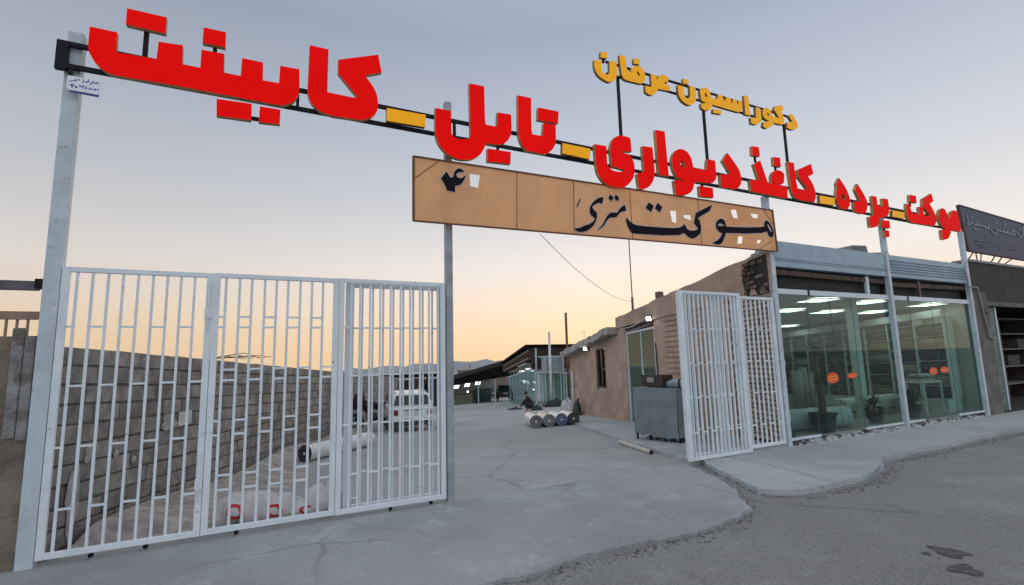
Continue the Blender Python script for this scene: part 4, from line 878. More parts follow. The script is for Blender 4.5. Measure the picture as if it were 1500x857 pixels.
# rain pipe, green bag by the wall end
pp = thing('drain_pipe', 'pale thin drain pipe standing up the far end of the side wall', 'pipe', SW(10.6, .05, gz(10)))
mb = MB(); mb.tube([SW(10.7, .06, -.5), SW(10.7, .06, 1.05)], .035, 10); mb.build('pipe', ALU, pp)
mb = MB(); mb.bar(SW(10.7, .0, .5), SW(10.7, .10, .5), .05); mb.build('clip', DFR, pp)
# roof things over the shop
a = hit(1258, 366, W(0, .9, 0), n); rc = thing('roof_box', 'grey metal box on the shop roof behind the shutter casing', 'box', a)
mb = MB(); mb.hexa([a-e*.36+Vector((0, 0, -.12)), a+e*.40+Vector((0, 0, -.12)), a+e*.40+n*.4+Vector((0, 0, -.12)), a-e*.36+n*.4+Vector((0, 0, -.12)), a-e*.20+Vector((0, 0, .10)), a+e*.34+Vector((0, 0, .13)), a+e*.34+n*.4+Vector((0, 0, .13)), a-e*.20+n*.4+Vector((0, 0, .10))]); mb.build('casing', mat('roof_tin', (.22, .23, .25), .6, .15), rc, bevel=.02)
mb = MB(); mb.bar(a+e*.5+Vector((0, 0, -.06)), a+e*1.15+Vector((0, 0, -.02)), .09, .05); mb.build('duct', DARK, rc)

# ------------------------------------------------------------------ cabinet, box and bundle beside the side wall
TARP = mat('grey_tarp', (.20, .235, .26), .55, .12, 4, .5, 6)
cb = thing('covered_rack', 'waist high rack covered with grey sheeting standing on the side pavement', 'rack', Q(7.9, 2, 0))
P00, P01 = (7.50, 2.66), (7.98, 1.46); zg = -.07
def cbp(f, o, z): return Q(P00[0]+(P01[0]-P00[0])*f+o, P00[1]+(P01[1]-P00[1])*f, z)
mb = MB(); NX, NZ = 26, 10
for i in range(NX+1):
    for k in range(NZ+1):
        f = i/NX; z = .05+.90*k/NZ; o = .018*math.sin(f*37)*(1-k/NZ)+.012*math.sin(f*61+1)*(1-k/NZ)
        mb.v.append(cbp(f, o, z+(.02*math.sin(f*23) if k == 0 else 0)))
for i in range(NX):
    for k in range(NZ): mb.f.append([i*(NZ+1)+k, (i+1)*(NZ+1)+k, (i+1)*(NZ+1)+k+1, i*(NZ+1)+k+1]); mb.m.append(0); mb.sm.append(True)
b = len(mb.v); mb.add([cbp(0, 0, .95), cbp(1, 0, .95), cbp(1, .55, .96), cbp(0, .55, .96)], [(0, 1, 2, 3)]); mb.add([cbp(0, .005, .06), cbp(0, .55, .06), cbp(0, .55, .955), cbp(0, .005, .95)], [(0, 1, 2, 3)]); mb.add([cbp(1, .005, .08), cbp(1, .55, .08), cbp(1, .55, .955), cbp(1, .005, .95)], [(0, 1, 2, 3)]); mb.build('sheeting', TARP, cb)
mb = MB(); mb.hexa([cbp(.02, .04, .16), cbp(.98, .04, .16), cbp(.98, .53, .16), cbp(.02, .53, .16), cbp(.02, .04, .94), cbp(.98, .04, .94), cbp(.98, .53, .94), cbp(.02, .53, .94)]); mb.build('contents', DARK, cb)
for f in (.02, .33, .66, .98):
    for o in (.05, .5): mb = MB(); mb.bar(cbp(f, o, zg), cbp(f, o, .2), .03); mb.build('leg', BLACK, cb)
for f in (.3, .62): mb = MB(); mb.bar(cbp(f-.1, .12, -.04), cbp(f+.1, .12, -.04), .07, .09); tag(mb.build('concrete_block', OLDC), 'pale concrete piece under the covered rack, '+('farther' if f < .5 else 'nearer')+' one', 'block', 'concrete pieces under the covered rack')
bx = thing('wooden_crate', 'dark brown crate with a pale paper label on top of the covered rack', 'crate', cbp(.25, .3, .96))
mb = MB(); mb.hexa([cbp(.02, .22, .968), cbp(.52, .22, .968), cbp(.52, .5, .968), cbp(.02, .5, .968), cbp(.02, .22, 1.19), cbp(.52, .22, 1.20), cbp(.52, .5, 1.20), cbp(.02, .5, 1.19)]); mb.build('crate_body', mat('crate_wood', (.055, .042, .035), .8, .2, 9), bx, bevel=.008)
mb = MB(); mb.hexa([cbp(.17, .212, 1.05), cbp(.33, .212, 1.05), cbp(.33, .218, 1.05), cbp(.17, .218, 1.05), cbp(.17, .212, 1.15), cbp(.33, .212, 1.15), cbp(.33, .218, 1.15), cbp(.17, .218, 1.15)]); mb.build('paper_label', mat('paper', (.35, .32, .30), .8, .1), bx)
bd_ = thing('cloth_bundle', 'rolled pale grey sheeting lying on the nearer end of the covered rack', 'bundle', cbp(.8, .3, .96))
mb = MB(); mb.tube([cbp(.62, .25, 1.03), cbp(.75, .27, 1.05), cbp(.9, .3, 1.04), cbp(1.04, .34, .99)], [.05, .085, .09, .06], 14); mb.build('cloth', mat('pale_tarp', (.30, .36, .40), .6, .15, 6, .5, 10), bd_)
mb = MB(); mb.tube([cbp(.86, .28, 1.045), cbp(.88, .285, 1.045)], .095, 14); mb.build('strap', BLACK, bd_)
a, b = QG(7.10, 2.62, .035), QG(7.14, 1.12, .035)
t = thing('plastic_pipe', 'pale plastic pipe lying on the ground along the kerb of the side pavement', 'pipe', a)
mb = MB(); mb.tube([a, b], .04, 14, caps=False); mb.build('tube', mat('cream_pipe', (.50, .47, .42), .5, .1), t)
mb = MB(); mb.tube([b+Vector((0, .01, 0)), b+Vector((0, .012, 0))], .036, 14); mb.build('open_end', DARK, t)
mb = MB(); mb.bar(hit(1060, 768, Vector((0, 0, -.05)), Vector((0, 0, 1)))-e*.05, hit(1060, 768, Vector((0, 0, -.05)), Vector((0, 0, 1)))+e*.06, .04, .02)
tag(mb.build('wood_scrap', DARK, bevel=.004), 'small dark scrap of wood lying on the asphalt near the driveway edge', 'scrap')

# ------------------------------------------------------------------ neighbour on the right
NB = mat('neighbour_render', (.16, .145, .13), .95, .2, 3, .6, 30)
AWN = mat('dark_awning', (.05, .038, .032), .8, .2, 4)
GRN = mat('green_shutter', (.13, .17, .145), .6, .25, 6)
nb = thing('neighbour_shop', 'dark open neighbouring shop at the right edge with a brown awning', 'building', W(17, .3, 0))
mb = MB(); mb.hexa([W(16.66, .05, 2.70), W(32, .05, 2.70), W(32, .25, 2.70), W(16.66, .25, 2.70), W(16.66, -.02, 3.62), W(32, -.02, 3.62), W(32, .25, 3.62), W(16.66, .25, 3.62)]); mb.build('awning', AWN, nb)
mb = MB(); mb.box(W, (16.66, 32), (-.05, .3), (3.625, 3.68)); mb.build('roof_edge', mat('roof_edge_tin', (.30, .29, .28), .7, .2), nb)
mb = MB(); mb.box(W, (16.66, 32), (.02, .10), (2.58, 2.69)); mb.build('rail_box', NB, nb)
mb = MB(); mb.box(W, (16.66, 17.35), (-.02, .30), (0, 2.9)); mb.build('pillar', NB, nb, bevel=.02)
mb = MB(); mb.box(W, (17.36, 18.05), (.12, .18), (.03, 2.57)); gs = mb.build('door_leaf', GRN, nb)
mb = MB(); mb.box(W, (18.0, 18.06), (.10, .119), (.03, 2.57)); mb.build('edge', ALU, gs)
mb = MB(); x5 = 16.85+5*CA/SA
mb.hexa([W(17.0, .02, -.3), W(32, .02, -.3), W(32, 5, -.3), W(x5, 5, -.3), W(17.0, .02, .045), W(32, .02, .045), W(32, 5, .045), W(x5, 5, .045)])
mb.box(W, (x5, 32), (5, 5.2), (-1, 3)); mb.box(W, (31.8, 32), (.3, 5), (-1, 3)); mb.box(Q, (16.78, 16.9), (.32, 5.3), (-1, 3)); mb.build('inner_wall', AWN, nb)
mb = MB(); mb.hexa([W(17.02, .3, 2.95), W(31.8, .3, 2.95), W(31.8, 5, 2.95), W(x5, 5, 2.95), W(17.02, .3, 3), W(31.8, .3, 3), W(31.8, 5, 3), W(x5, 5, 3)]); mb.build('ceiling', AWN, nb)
sh = thing('shelf_unit', 'dark shelf unit with boxes inside the neighbouring shop', 'shelves', W(20, 1.4, 0))
mb = MB()
for u in (19.0, 21, 23, 25): mb = MB(); mb.box(W, (u-.03, u+.03), (1.1, 1.7), (.05, 2.4)); mb.build('upright', DFR, sh)
for z in (.5, 1.0, 1.5, 1.95, 2.4): mb = MB(); mb.box(W, (19, 25), (1.08, 1.72), (z-.02, z+.02)); mb.build('shelf', mat('shelf_board', (.16, .15, .14), .7, .2), sh)
for i, (u, z, w_, h, c) in enumerate(((19.4, .52, .7, .35, (.14, .05, .03)), (20.3, .52, .6, .3, (.05, .06, .06)), (21.4, 1.02, .8, .3, (.06, .05, .05)), (19.5, 1.02, .6, .36, (.10, .11, .11)), (22.2, 1.52, .7, .28, (.08, .08, .07)), (20.2, 1.52, .6, .3, (.15, .15, .14)))):
    mb = MB(); mb.box(W, (u, u+w_), (1.15, 1.6), (z, z+h)); tag(mb.build('carton', mat('carton_%s' % 'abcdef'[i], c, .8, .2), bevel=.01), ('dark red', 'blackish', 'charcoal', 'grey', 'dim olive', 'pale grey')[i]+' box on the '+('lowest', 'lowest', 'second', 'second', 'third', 'third')[i]+' shelf of the neighbouring shop', 'box', 'boxes on the neighbour shelves')
lp_ = thing('wooden_plank', 'bare wooden plank leaning inside the neighbouring shop', 'plank', W(18.6, 1.2, 0))
mb = MB(); mb.bar(W(18.5, 1.3, 1.15), W(19.6, .9, .1), .07, .03); mb.build('plank', mat('plank', (.22, .16, .12), .8, .2), lp_)
cdp = thing('conduit', 'grey conduit pipe bent down the pillar beside the right white post', 'pipe', W(16.9, -.08, 2))
def wf(x, y, d): r = FR(x, y, d); return W(r[0], d, r[1])
mb = MB(); mb.tube([wf(1414, 392, -.06), wf(1419, 420, -.06), wf(1431, 421, -.06), wf(1449, 494, -.06), wf(1459, 496, -.06)], .022, 8); mb.build('pipe', mat('conduit_grey', (.36, .36, .36), .6, .1), cdp)
mb = MB(); mb.bar(wf(1440, 458, -.03), wf(1444, 458, -.03), .05, .05); mb.build('clip', BLACK, cdp)
# neighbour's billboard
c4 = [(1404.7, 300.5), (1500, 328.4), (1500, 380.6), (1420, 367)]
SG = mat('navy_sign', (.04, .045, .085), .5, .08, 3); SGT = mat('sign_print', (.27, .31, .37), .6, .1); SGD = mat('sign_print_dim', (.13, .13, .14), .6, .1)
bl0 = W(FR(1420, 367, .25)[0], .25, FR(1420, 367, .25)[1]); ang = R(5.5)
be = (e*math.cos(ang)-n*math.sin(ang)); bn_ = be.cross(Vector((0, 0, 1))); bn_ = -bn_ if bn_.dot(n) > 0 else bn_
def bhit(x, y, o=0): return hit(x, y, bl0+bn_*o, bn_)
cs = [bhit(*c) for c in c4]; ext = 1.9
cs[1] = cs[0]+(cs[1]-cs[0])*ext; cs[2] = cs[3]+(cs[2]-cs[3])*ext
bb_ = thing('billboard', 'dark navy billboard with pale writing on the neighbouring roof', 'sign', (cs[3]+cs[2])/2)
mb = MB(); mb.hexa(cs+[c-bn_*.06 for c in cs]); mb.build('panel', SG, bb_)
mb = MB()
for a, b in ((0, 1), (1, 2), (2, 3), (3, 0)): mb.bar(cs[a]+bn_*.004-bn_*.03, cs[b]+bn_*.004-bn_*.03, .035, .075, up=bn_)
mb.build('rim', mat('sign_rim', (.10, .05, .06), .6, .1), bb_)
def bst(lines, w, m, nm):
    mb = MB()
    for l in lines:
        P = [bhit(1400+x/8.57, 290+y/8.57, .012) for x, y in l]
        for a, b in zip(P, P[1:]):
            if (a-b).length > .004: mb.bar(a, b, w, .004, up=bn_)
    return mb.build(nm, m, bb_)
bst([[(140, 215), (152, 260), (158, 300), (145, 330), (175, 335)], [(175, 335), (205, 300), (225, 330), (270, 338), (330, 352), (400, 380), (412, 385), (408, 310)], [(262, 300), (270, 338)], [(295, 318), (302, 345)], [(335, 328), (342, 355)], [(370, 340), (376, 368)], [(195, 235), (215, 240)], [(230, 390), (270, 398)],
     [(445, 395), (460, 430), (485, 452), (515, 440), (525, 400), (500, 385)], [(525, 400), (560, 418), (600, 425), (640, 438), (690, 450), (745, 468), (738, 410), (700, 425), (708, 455)], [(555, 372), (562, 416)], [(600, 380), (606, 424)], [(645, 405), (650, 440)], [(490, 310), (520, 318)], [(598, 340), (622, 350)],
     [(765, 415), (775, 455), (805, 485), (832, 490), (838, 440)], [(790, 395), (810, 402)], [(805, 370), (840, 425), (858, 440)], [(845, 350), (850, 420)], [(880, 400), (900, 480), (960, 500), (1000, 470)], [(1020, 420), (1030, 510)]], .034, SGT, 'lettering')
for _l in [[(250, 530), (300, 538), (350, 545), (410, 560)], [(360, 480), (385, 490)], [(250, 575), (330, 590), (400, 600)], [(300, 610), (390, 622)], [(430, 545), (450, 565)], [(540, 640), (580, 650), (640, 632), (700, 640), (760, 648), (800, 625)], [(530, 605), (560, 612)], [(620, 560), (650, 566)], [(690, 600), (740, 600), (780, 580)], [(400, 640), (520, 625)]]:
    bst([_l], .018, SGD, 'small_print')
mb = MB()
for (x0, y0), (x1, y1) in (((1429, 369), (1433, 388)), ((1437, 370), (1437, 388)), ((1458, 374), (1449, 389)), ((1469, 375), (1459, 390)), ((1484, 378), (1466, 391)), ((1427, 368), (1417, 382)), ((1416, 356), (1411, 380))):
    mb.bar(bhit(x0, y0, -.05), wf(x1, y1, .2), .022, .022)
mb.build('support', DFR, bb_)

# ------------------------------------------------------------------ things in the yard
def gm(x, y):
    r = ray(x, y); lo, hi = 1.0, 1.0
    while hi < 200:
        P = CAM+r*hi; d = (P-O).dot(n)
        if P.z < (gz(d) if d > 0 else 0): break
        lo = hi; hi += .5
    for _ in range(30):
        m = (lo+hi)/2; P = CAM+r*m; d = (P-O).dot(n)
        if P.z < (gz(d) if d > 0 else 0): hi = m
        else: lo = m
    return CAM+r*hi
Z = Vector((0, 0, 1))
# wrapped carpet rolls
for i, (x, y, w) in enumerate(((785.7, 627.3, WRAP), (804.7, 625.6, WRAPP), (823, 624, WRAP), (840.5, 622.6, WRAP))):
    a = gm(x, y); b = a+ya*1.55+e*.06; b.z = gz((b-O).dot(n))
    roll('carpet_roll', ('leftmost, all white', 'second from left, pinkish', 'third from left, blue ended', 'rightmost, dark ended')[i]+' of four wrapped carpet rolls lying in the yard', 'carpet roll', a+Z*.175, b+Z*.175, .175, w, 'wrapped carpet rolls side by side in the yard', me=(WEND, mat('grey_end', (.22, .23, .24), .8, .35, 16), mat('blue_end', (.13, .17, .26), .8, .4, 14), mat('black_end', (.06, .06, .075), .8, .4, 14))[i])
mb = MB(); a = gm(776, 627.5); b = gm(848, 623); mb.bar(a-ya*.02, b-ya*.02, .05, .012); 
a, b = gm(446, 677), gm(541, 653); roll('carpet_roll', 'single wrapped white carpet roll lying behind the closed gate', 'carpet roll', a+Z*.155, b+Z*.155, .155, WRAP, me=mat('black_end', (.06, .06, .075), .8, .4, 14))
# printed sacks behind the gate
SACK = mat('white_sack', (.60, .56, .55), .45, .1, 7, .8, 12); SRED = mat('sack_red', (.55, .02, .03), .6, .15, 14); SDK = mat('sack_black', (.06, .05, .06), .6, 0)
def sack(i, u, d, rx, ry, rz_, rot, lab, prints):
    t = thing('plastic_sack', lab, 'sack', W(u, d, gz(d)), 'printed white plastic sacks behind the closed gate'); c = W(u, d, gz(d)+rz_*.8); r_ = random.Random(i)
    ca, sa = math.cos(rot), math.sin(rot); ph = [r_.uniform(0, 6) for _ in range(6)]
    def surf(th, fi, k=1.0):
        rr = k*(1+.10*math.sin(3*th+ph[0])*math.cos(2*fi+ph[1])+.06*math.sin(5*th+ph[2]+3*fi)+.035*math.sin(9*th+ph[3])*math.sin(7*fi+ph[4]))
        x, y, z = rx*math.cos(fi)*math.cos(th)*rr, ry*math.cos(fi)*math.sin(th)*rr, rz_*math.sin(fi)*rr
        z = max(z, -rz_*.78); return c+e*(x*ca-y*sa)+n*(x*sa+y*ca)+Z*z
    mb = MB(); NT, NF = 36, 18
    for j in range(NF+1):
        for k in range(NT): mb.v.append(surf(2*math.pi*k/NT, -math.pi/2+math.pi*j/NF))
    for j in range(NF):
        for k in range(NT): mb.f.append([j*NT+k, j*NT+(k+1) % NT, (j+1)*NT+(k+1) % NT, (j+1)*NT+k]); mb.m.append(0); mb.sm.append(True)
    mb.build('bag', SACK, t)
    for th0, fi0, a_, b_, kind in prints:
        mb = MB(); M = 20
        if kind == 'ring':
            for k in range(M+1):
                an = 2*math.pi*k/M; sq = 1/max(abs(math.cos(an))**3+abs(math.sin(an))**3, .2)**(1/3)
                for q_ in (1, .60): mb.v.append(surf(th0+a_*q_*sq*math.cos(an)-.15*b_*math.sin(an), fi0+b_*q_*sq*math.sin(an), 1.012))
            mb.add([], []); mb.f = [[2*k, 2*k+2, 2*k+3, 2*k+1] for k in range(M)]; mb.m = [0]*M; mb.sm = [False]*M
            mb.build('red_print', SRED, t)
        else:
            for sx in kind: 
                P = [surf(th0+a_*x, fi0+b_*y, 1.012) for x, y in sx]
                for p, q_ in zip(P, P[1:]): mb.bar(p, q_, .012, .003)
            mb.build('black_print', SDK, t)
SEV = [[(-1, 1), (1, 1), (-.2, -.2)], [(-1, -1), (.6, -1), (.6, -2), (-.8, -2)]]
sack(1, 1.56, .50, .30, .22, .17, .1, 'leftmost printed white sack with a red ring facing the gate', [(-1.95, .25, .26, .38, 'ring'), (-1.9, -.30, .10, .16, SEV)])
sack(2, 1.86, .46, .24, .20, .145, -.2, 'second printed white sack from the left with a red rectangle ring', [(-1.55, .15, .30, .42, 'ring'), (-1.75, -.35, .09, .14, SEV)])
sack(3, 2.10, .44, .24, .19, .11, .25, 'low flattened third sack with red print behind the gate', [(-1.6, .1, .34, .40, 'ring')])
sack(4, 2.33, .42, .22, .20, .17, .0, 'rounded rightmost white sack behind the gate with little print', [(-1.5, -.42, .3, .16, 'ring')])
a = gm(519, 742); mb = MB(); mb.bar(a+Z*.05-e*.07, a+Z*.05+e*.07, .06, .10); tag(mb.build('foam_block', WRAP, bevel=.015), 'small white block on the ground behind the gate at the folded leaf', 'block')
# cars
RUB = mat('tyre_rubber', (.02, .02, .02), .85, .1); RIM = mat('wheel_rim', (.35, .36, .37), .4, .1, metal=.6); CGL = mat('car_glass', (.02, .028, .032), .08, 0); TAIL = mat('tail_lamp', (.16, .015, .015), .25, 0); TRIM = mat('bumper_trim', (.05, .05, .052), .55, .1); PLATE = mat('number_plate', (.62, .63, .65), .5, .05)
def car(label, paint, trim2, loc, rz, L=4.4, wd=1.68, h=1.43, lift=0.0, group=None):
    t = thing('parked_car', label, 'car', (0, 0, 0), group); hw = wd/2; zb_ = .88+lift; H = h
    st = [(.0, .90, .34, .80), (.05, .96, .28, .86), (.35, 1.0, .24, .885), (1.2, 1.0, .22, .89), (2.6, 1.0, .22, .90), (3.3, .99, .24, .90), (3.95, .95, .26, .82), (4.3, .88, .32, .72), (4.4, .78, .38, .62)]
    mb = MB(); rg = []
    for y, w, z0, z1 in st:
        w *= hw; y *= L/4.4; z0 += lift; z1 += lift; zm = (z0+z1)/2
        rg.append([(-w*.86, y, z0), (-w*.97, y, z0+.10), (-w, y, zm), (-w*.965, y, z1-.06), (-w*.88, y, z1), (w*.88, y, z1), (w*.965, y, z1-.06), (w, y, zm), (w*.97, y, z0+.10), (w*.86, y, z0)])
    for r_ in rg: mb.v += [Vector(p) for p in r_]
    K = 10
    for i in range(len(rg)-1):
        for k in range(K): mb.f.append([i*K+k, i*K+(k+1) % K, (i+1)*K+(k+1) % K, (i+1)*K+k]); mb.m.append(0); mb.sm.append(True)
    mb.f.append(list(range(K))); mb.m.append(0); mb.sm.append(False); mb.f.append([(len(rg)-1)*K+k for k in range(K)]); mb.m.append(0); mb.sm.append(False)
    mb.build('body', paint, t, bevel=.02)
    zl, zh = zb_-.01, H; bl, bh = hw*.90, hw*.70; y0, y1, y2, y3 = .10, .38, 2.35*L/4.4, 3.15*L/4.4
    mb = MB(); mb.hexa([Vector(p) for p in ((-bl, y0, zl), (bl, y0, zl), (bl, y3, zl), (-bl, y3, zl), (-bh, y1, zh), (bh, y1, zh), (bh, y2, zh), (-bh, y2, zh))]); cabn = mb.build('roof', paint, t, bevel=.045)
    def qd(p): return [Vector(v) for v in p]
    lerp = lambda f: (bl+(bh-bl)*f, y0+(y1-y0)*f, zl+(zh-zl)*f)
    b1, b2 = lerp(.12), lerp(.84); off = .012
    mb = MB(); v = qd(((-b1[0]+.07, b1[1]-off, b1[2]), (b1[0]-.07, b1[1]-off, b1[2]), (b2[0]-.05, b2[1]-off, b2[2]), (-b2[0]+.05, b2[1]-off, b2[2]))); mb.hexa(v+[p+Vector((0, .03, 0)) for p in v]); mb.build('rear_window', CGL, cabn)
    for s_ in (-1, 1):
        for a, b in ((.42, 1.25), (1.33, 2.2), (2.28, 2.95)):
            a *= L/4.4; b *= L/4.4; top = lambda y: max(min(y, y2-.05), y1+.08)
            xa, xb = s_*(b1[0]+off-.004), s_*(b2[0]+off-.002)
            mb = MB(); v = qd(((xa, a-.1 if a < .6 else a, b1[2]+.01), (xa, b, b1[2]+.01), (xb, top(b-.02), b2[2]), (xb, top(a+.04), b2[2]))); mb.hexa(v+[p-Vector((s_*.03, 0, 0)) for p in v]); mb.build('side_window', CGL, cabn)
        mb = MB(); mb.box(L0, (s_*hw*.62, s_*hw*.90), (-.014, .03), (.58+lift, .78+lift)); mb.build('tail_lamp', TAIL, t, bevel=.01)
        mb = MB(); mb.bar((s_*bh*.92, y1+.05, zh+.03), (s_*bh*.92, y2-.05, zh+.03), .03); mb.build('roof_rail', trim2, t)
        mb = MB(); mb.box(L0, (s_*hw*1.0, s_*(hw+.16)), (2.75*L/4.4, 2.85*L/4.4), (.88+lift, 1.0+lift)); mb.build('mirror', paint, t, bevel=.02)
        for y in (.82*L/4.4, 3.5*L/4.4):
            mb = MB(); mb.tube([(s_*(hw-.17), y, .31+lift*.5), (s_*(hw-.005), y, .31+lift*.5)], .31+lift*.5, 20); w_ = mb.build('wheel', RUB, t, bevel=.01)
            mb = MB(); mb.tube([(s_*(hw-.004), y, .31+lift*.5), (s_*(hw+.006), y, .31+lift*.5)], .19, 16); mb.build('rim', RIM, w_)
    mb = MB(); mb.box(L0, (-hw*.98, hw*.98), (-.07, .10), (.36+lift, .50+lift)); bp = mb.build('bumper', paint, t, bevel=.025)
    mb = MB(); mb.box(L0, (-hw*.94, hw*.94), (-.078, -.0705), (.44+lift, .47+lift)); mb.build('bumper_strip', TRIM, bp)
    mb = MB(); mb.box(L0, (-hw*.80, hw*.80), (-.03, .12), (.20+lift, .355+lift)); mb.build('valance', TRIM, t)
    mb = MB(); mb.box(L0, (-.27, .27), (-.022, -.010), (.60+lift, .72+lift)); mb.build('number_plate', PLATE, t, bevel=.003)
    mb = MB(); mb.box(L0, (-.34, .34), (-.012, .0), (.745+lift, .775+lift)); mb.build('boot_trim', TRIM, t)
    t.location = loc; t.rotation_euler = (0, 0, rz); return t
SILV = mat('silver_paint', (.72, .74, .76), .32, .03, 2, coat=.4); NAVY = mat('black_paint', (.018, .02, .026), .3, 0, coat=.4); ROOFR = mat('rail_chrome', (.6, .6, .6), .3, 0)
cl, cr_ = gm(568, 634), gm(641, 630); cc = (cl+cr_)/2+ya*.1
car('silver estate car parked with its rear to the gate, seen through the bars', SILV, ROOFR, cc, TY-R(90)+R(13), L=4.3, wd=1.62, h=1.36).scale = (.88, .86, .82)
pc = (gm(730, 588)+gm(752, 587.5))/2
car('black off-road car parked far down the yard by the lit shops', NAVY, TRIM, pc, TY-R(90), L=4.4, wd=1.78, h=1.78, lift=.22)
pc2 = gm(725, 585); car('dark small car half hidden left of the black off-road car', mat('dark_paint', (.05, .05, .055), .35, 0), TRIM, pc2+ya*2, TY-R(60), L=3.9, wd=1.6, h=1.4)
# motorcycle against the block wall
w1, w2 = gm(520, 634), gm(551, 631); md = (w2-w1); md.z = 0; md = md.normalized()*1.22
t = thing('motorcycle', 'dark motorcycle parked in front of the block wall left of the silver car', 'motorcycle', w1)
DKP = mat('dark_maroon', (.045, .018, .025), .4, .1)
sd_ = md.cross(Z).normalized()
for c in (w1, w1+md):
    mb = MB(); P = [c+Z*.3+(md.normalized()*math.cos(k/20*6.2832)+Z*math.sin(k/20*6.2832))*.25 for k in range(21)]; mb.tube(P, .05, 8, caps=False); wh = mb.build('wheel', RUB, t)
    mb = MB(); mb.tube([c+Z*.3-sd_*.05, c+Z*.3+sd_*.05], .07, 10)
    for k in range(5): an = k*1.257; mb.bar(c+Z*.3, c+Z*.3+(md.normalized()*math.cos(an)+Z*math.sin(an))*.24, .02)
    mb.build('hub', RIM, wh)
m_ = lambda f, z, s_=0: w1+md*f+Z*z+sd_*s_
mb = MB(); mb.tube([m_(.0, .3), m_(.12, .62), m_(.2, .92)], [.05, .055, .05], 8); mb.tube([m_(.2, .80), m_(.45, .42), m_(1, .3)], .05, 8); mb.build('frame', BLACK, t)
mb = MB(); mb.tube([m_(.18, .72), m_(.3, .86), m_(.5, .84), m_(.58, .72)], [.07, .14, .13, .08], 12); mb.build('fuel_tank', DKP, t)
mb = MB(); mb.tube([m_(.55, .76), m_(.8, .78), m_(1.08, .86)], [.09, .12, .07], 10); mb.build('seat', BLACK, t)
mb = MB(); mb.tube([m_(.26, 1.0, -.34), m_(.2, .98, -.1), m_(.2, .98, .1), m_(.26, 1.0, .34)], .02, 8); mb.build('handlebar', BLACK, t)
mb = MB(); mb.tube([m_(.35, .45), m_(.55, .42)], [.16, .15], 10); mb.build('engine', TRIM, t)
mb = MB(); mb.tube([m_(.08, .88), m_(.18, .9)], [.10, .07], 12); mb.build('headlight', RIM, t)
mb = MB(); mb.tube([m_(.04, .72), m_(.06, .95), m_(.14, 1.15), m_(.22, 1.28)], [.16, .2, .17, .04], 10); mb.build('windshield', DKP, t)
# crouching man working on the ground
SKIN = mat('skin', (.30, .17, .11), .6, .05); CLO = mat('dark_clothes', (.022, .022, .028), .85, .2, 9); TRO = mat('dark_trousers', (.03, .03, .034), .85, .2, 9); HAIR = mat('black_hair', (.012, .01, .01), .6, 0)
def skin(name, vs, ed, rad, m, parent, sub=2):
    me = bpy.data.meshes.new(name); me.from_pydata([Vector(v) for v in vs], ed, []); o = bpy.data.objects.new(name, me); COL.objects.link(o); me.materials.append(m)
    sk = o.modifiers.new('skin', 'SKIN'); sk.use_smooth_shade = True
    if not me.skin_vertices: me.attributes  # layer is made by the modifier below when missing
    lay = me.skin_vertices[0].data if len(me.skin_vertices) else None
    if lay is None:
        bpy.context.view_layer.objects.active = o; o.select_set(True); bpy.ops.mesh.customdata_skin_add(); lay = me.skin_vertices[0].data; o.select_set(False)
    for i, r_ in enumerate(rad): lay[i].radius = r_ if isinstance(r_, tuple) else (r_, r_); lay[i].use_root = (i == 0)
    sb = o.modifiers.new('sub', 'SUBSURF'); sb.levels = sb.render_levels = sub
    o.parent = parent; return o
pp_ = gm(778, 601); mn = thing('person', 'crouching man in dark clothes bent over something on the far yard floor', 'person', (0, 0, 0))
vs = [(0, 0, .24), (.05, 0, .42), (.14, 0, .60), (.20, 0, .69), (.25, 0, .76), (.29, 0, .82),
      (.14, .17, .60), (.34, .21, .42), (.48, .12, .22), (.54, .10, .17), (.14, -.17, .60), (.35, -.21, .42), (.49, -.10, .22), (.56, -.08, .17),
      (.02, .11, .24), (.36, .14, .40), (.12, .13, .08), (.27, .14, .035), (.02, -.11, .24), (.37, -.14, .38), (.13, -.13, .08), (.28, -.14, .035)]
ed = [(0, 1), (1, 2), (2, 3), (3, 4), (4, 5), (2, 6), (6, 7), (7, 8), (8, 9), (2, 10), (10, 11), (11, 12), (12, 13), (0, 14), (14, 15), (15, 16), (16, 17), (0, 18), (18, 19), (19, 20), (20, 21)]
skin('body', vs, ed, [.14, .14, .15, .065, .09, .085, .075, .048, .036, .035, .075, .048, .036, .035, .09, .065, .05, .04, .09, .065, .05, .04], SKIN, mn)
skin('jacket', vs[:4]+[vs[6], vs[7], vs[8], vs[10], vs[11], vs[12]], [(0, 1), (1, 2), (2, 3), (2, 4), (4, 5), (5, 6), (2, 7), (7, 8), (8, 9)], [.155, .16, .17, .08, .09, .062, .05, .09, .062, .05], CLO, mn)
skin('trousers', [vs[0]]+vs[14:17]+vs[18:21], [(0, 1), (1, 2), (2, 3), (0, 4), (4, 5), (5, 6)], [.16, .105, .08, .062, .105, .08, .062], TRO, mn)
mb = MB(); mb.tube([(.225, 0, .77), (.235, 0, .84), (.26, 0, .90), (.295, 0, .915)], [.07, .098, .085, .03], 14); mb.build('hair', HAIR, mn)
mn.location = pp_; mn.rotation_euler = (0, 0, R(180)-R(8)); mn.scale = (1.05, 1.05, 1.05)
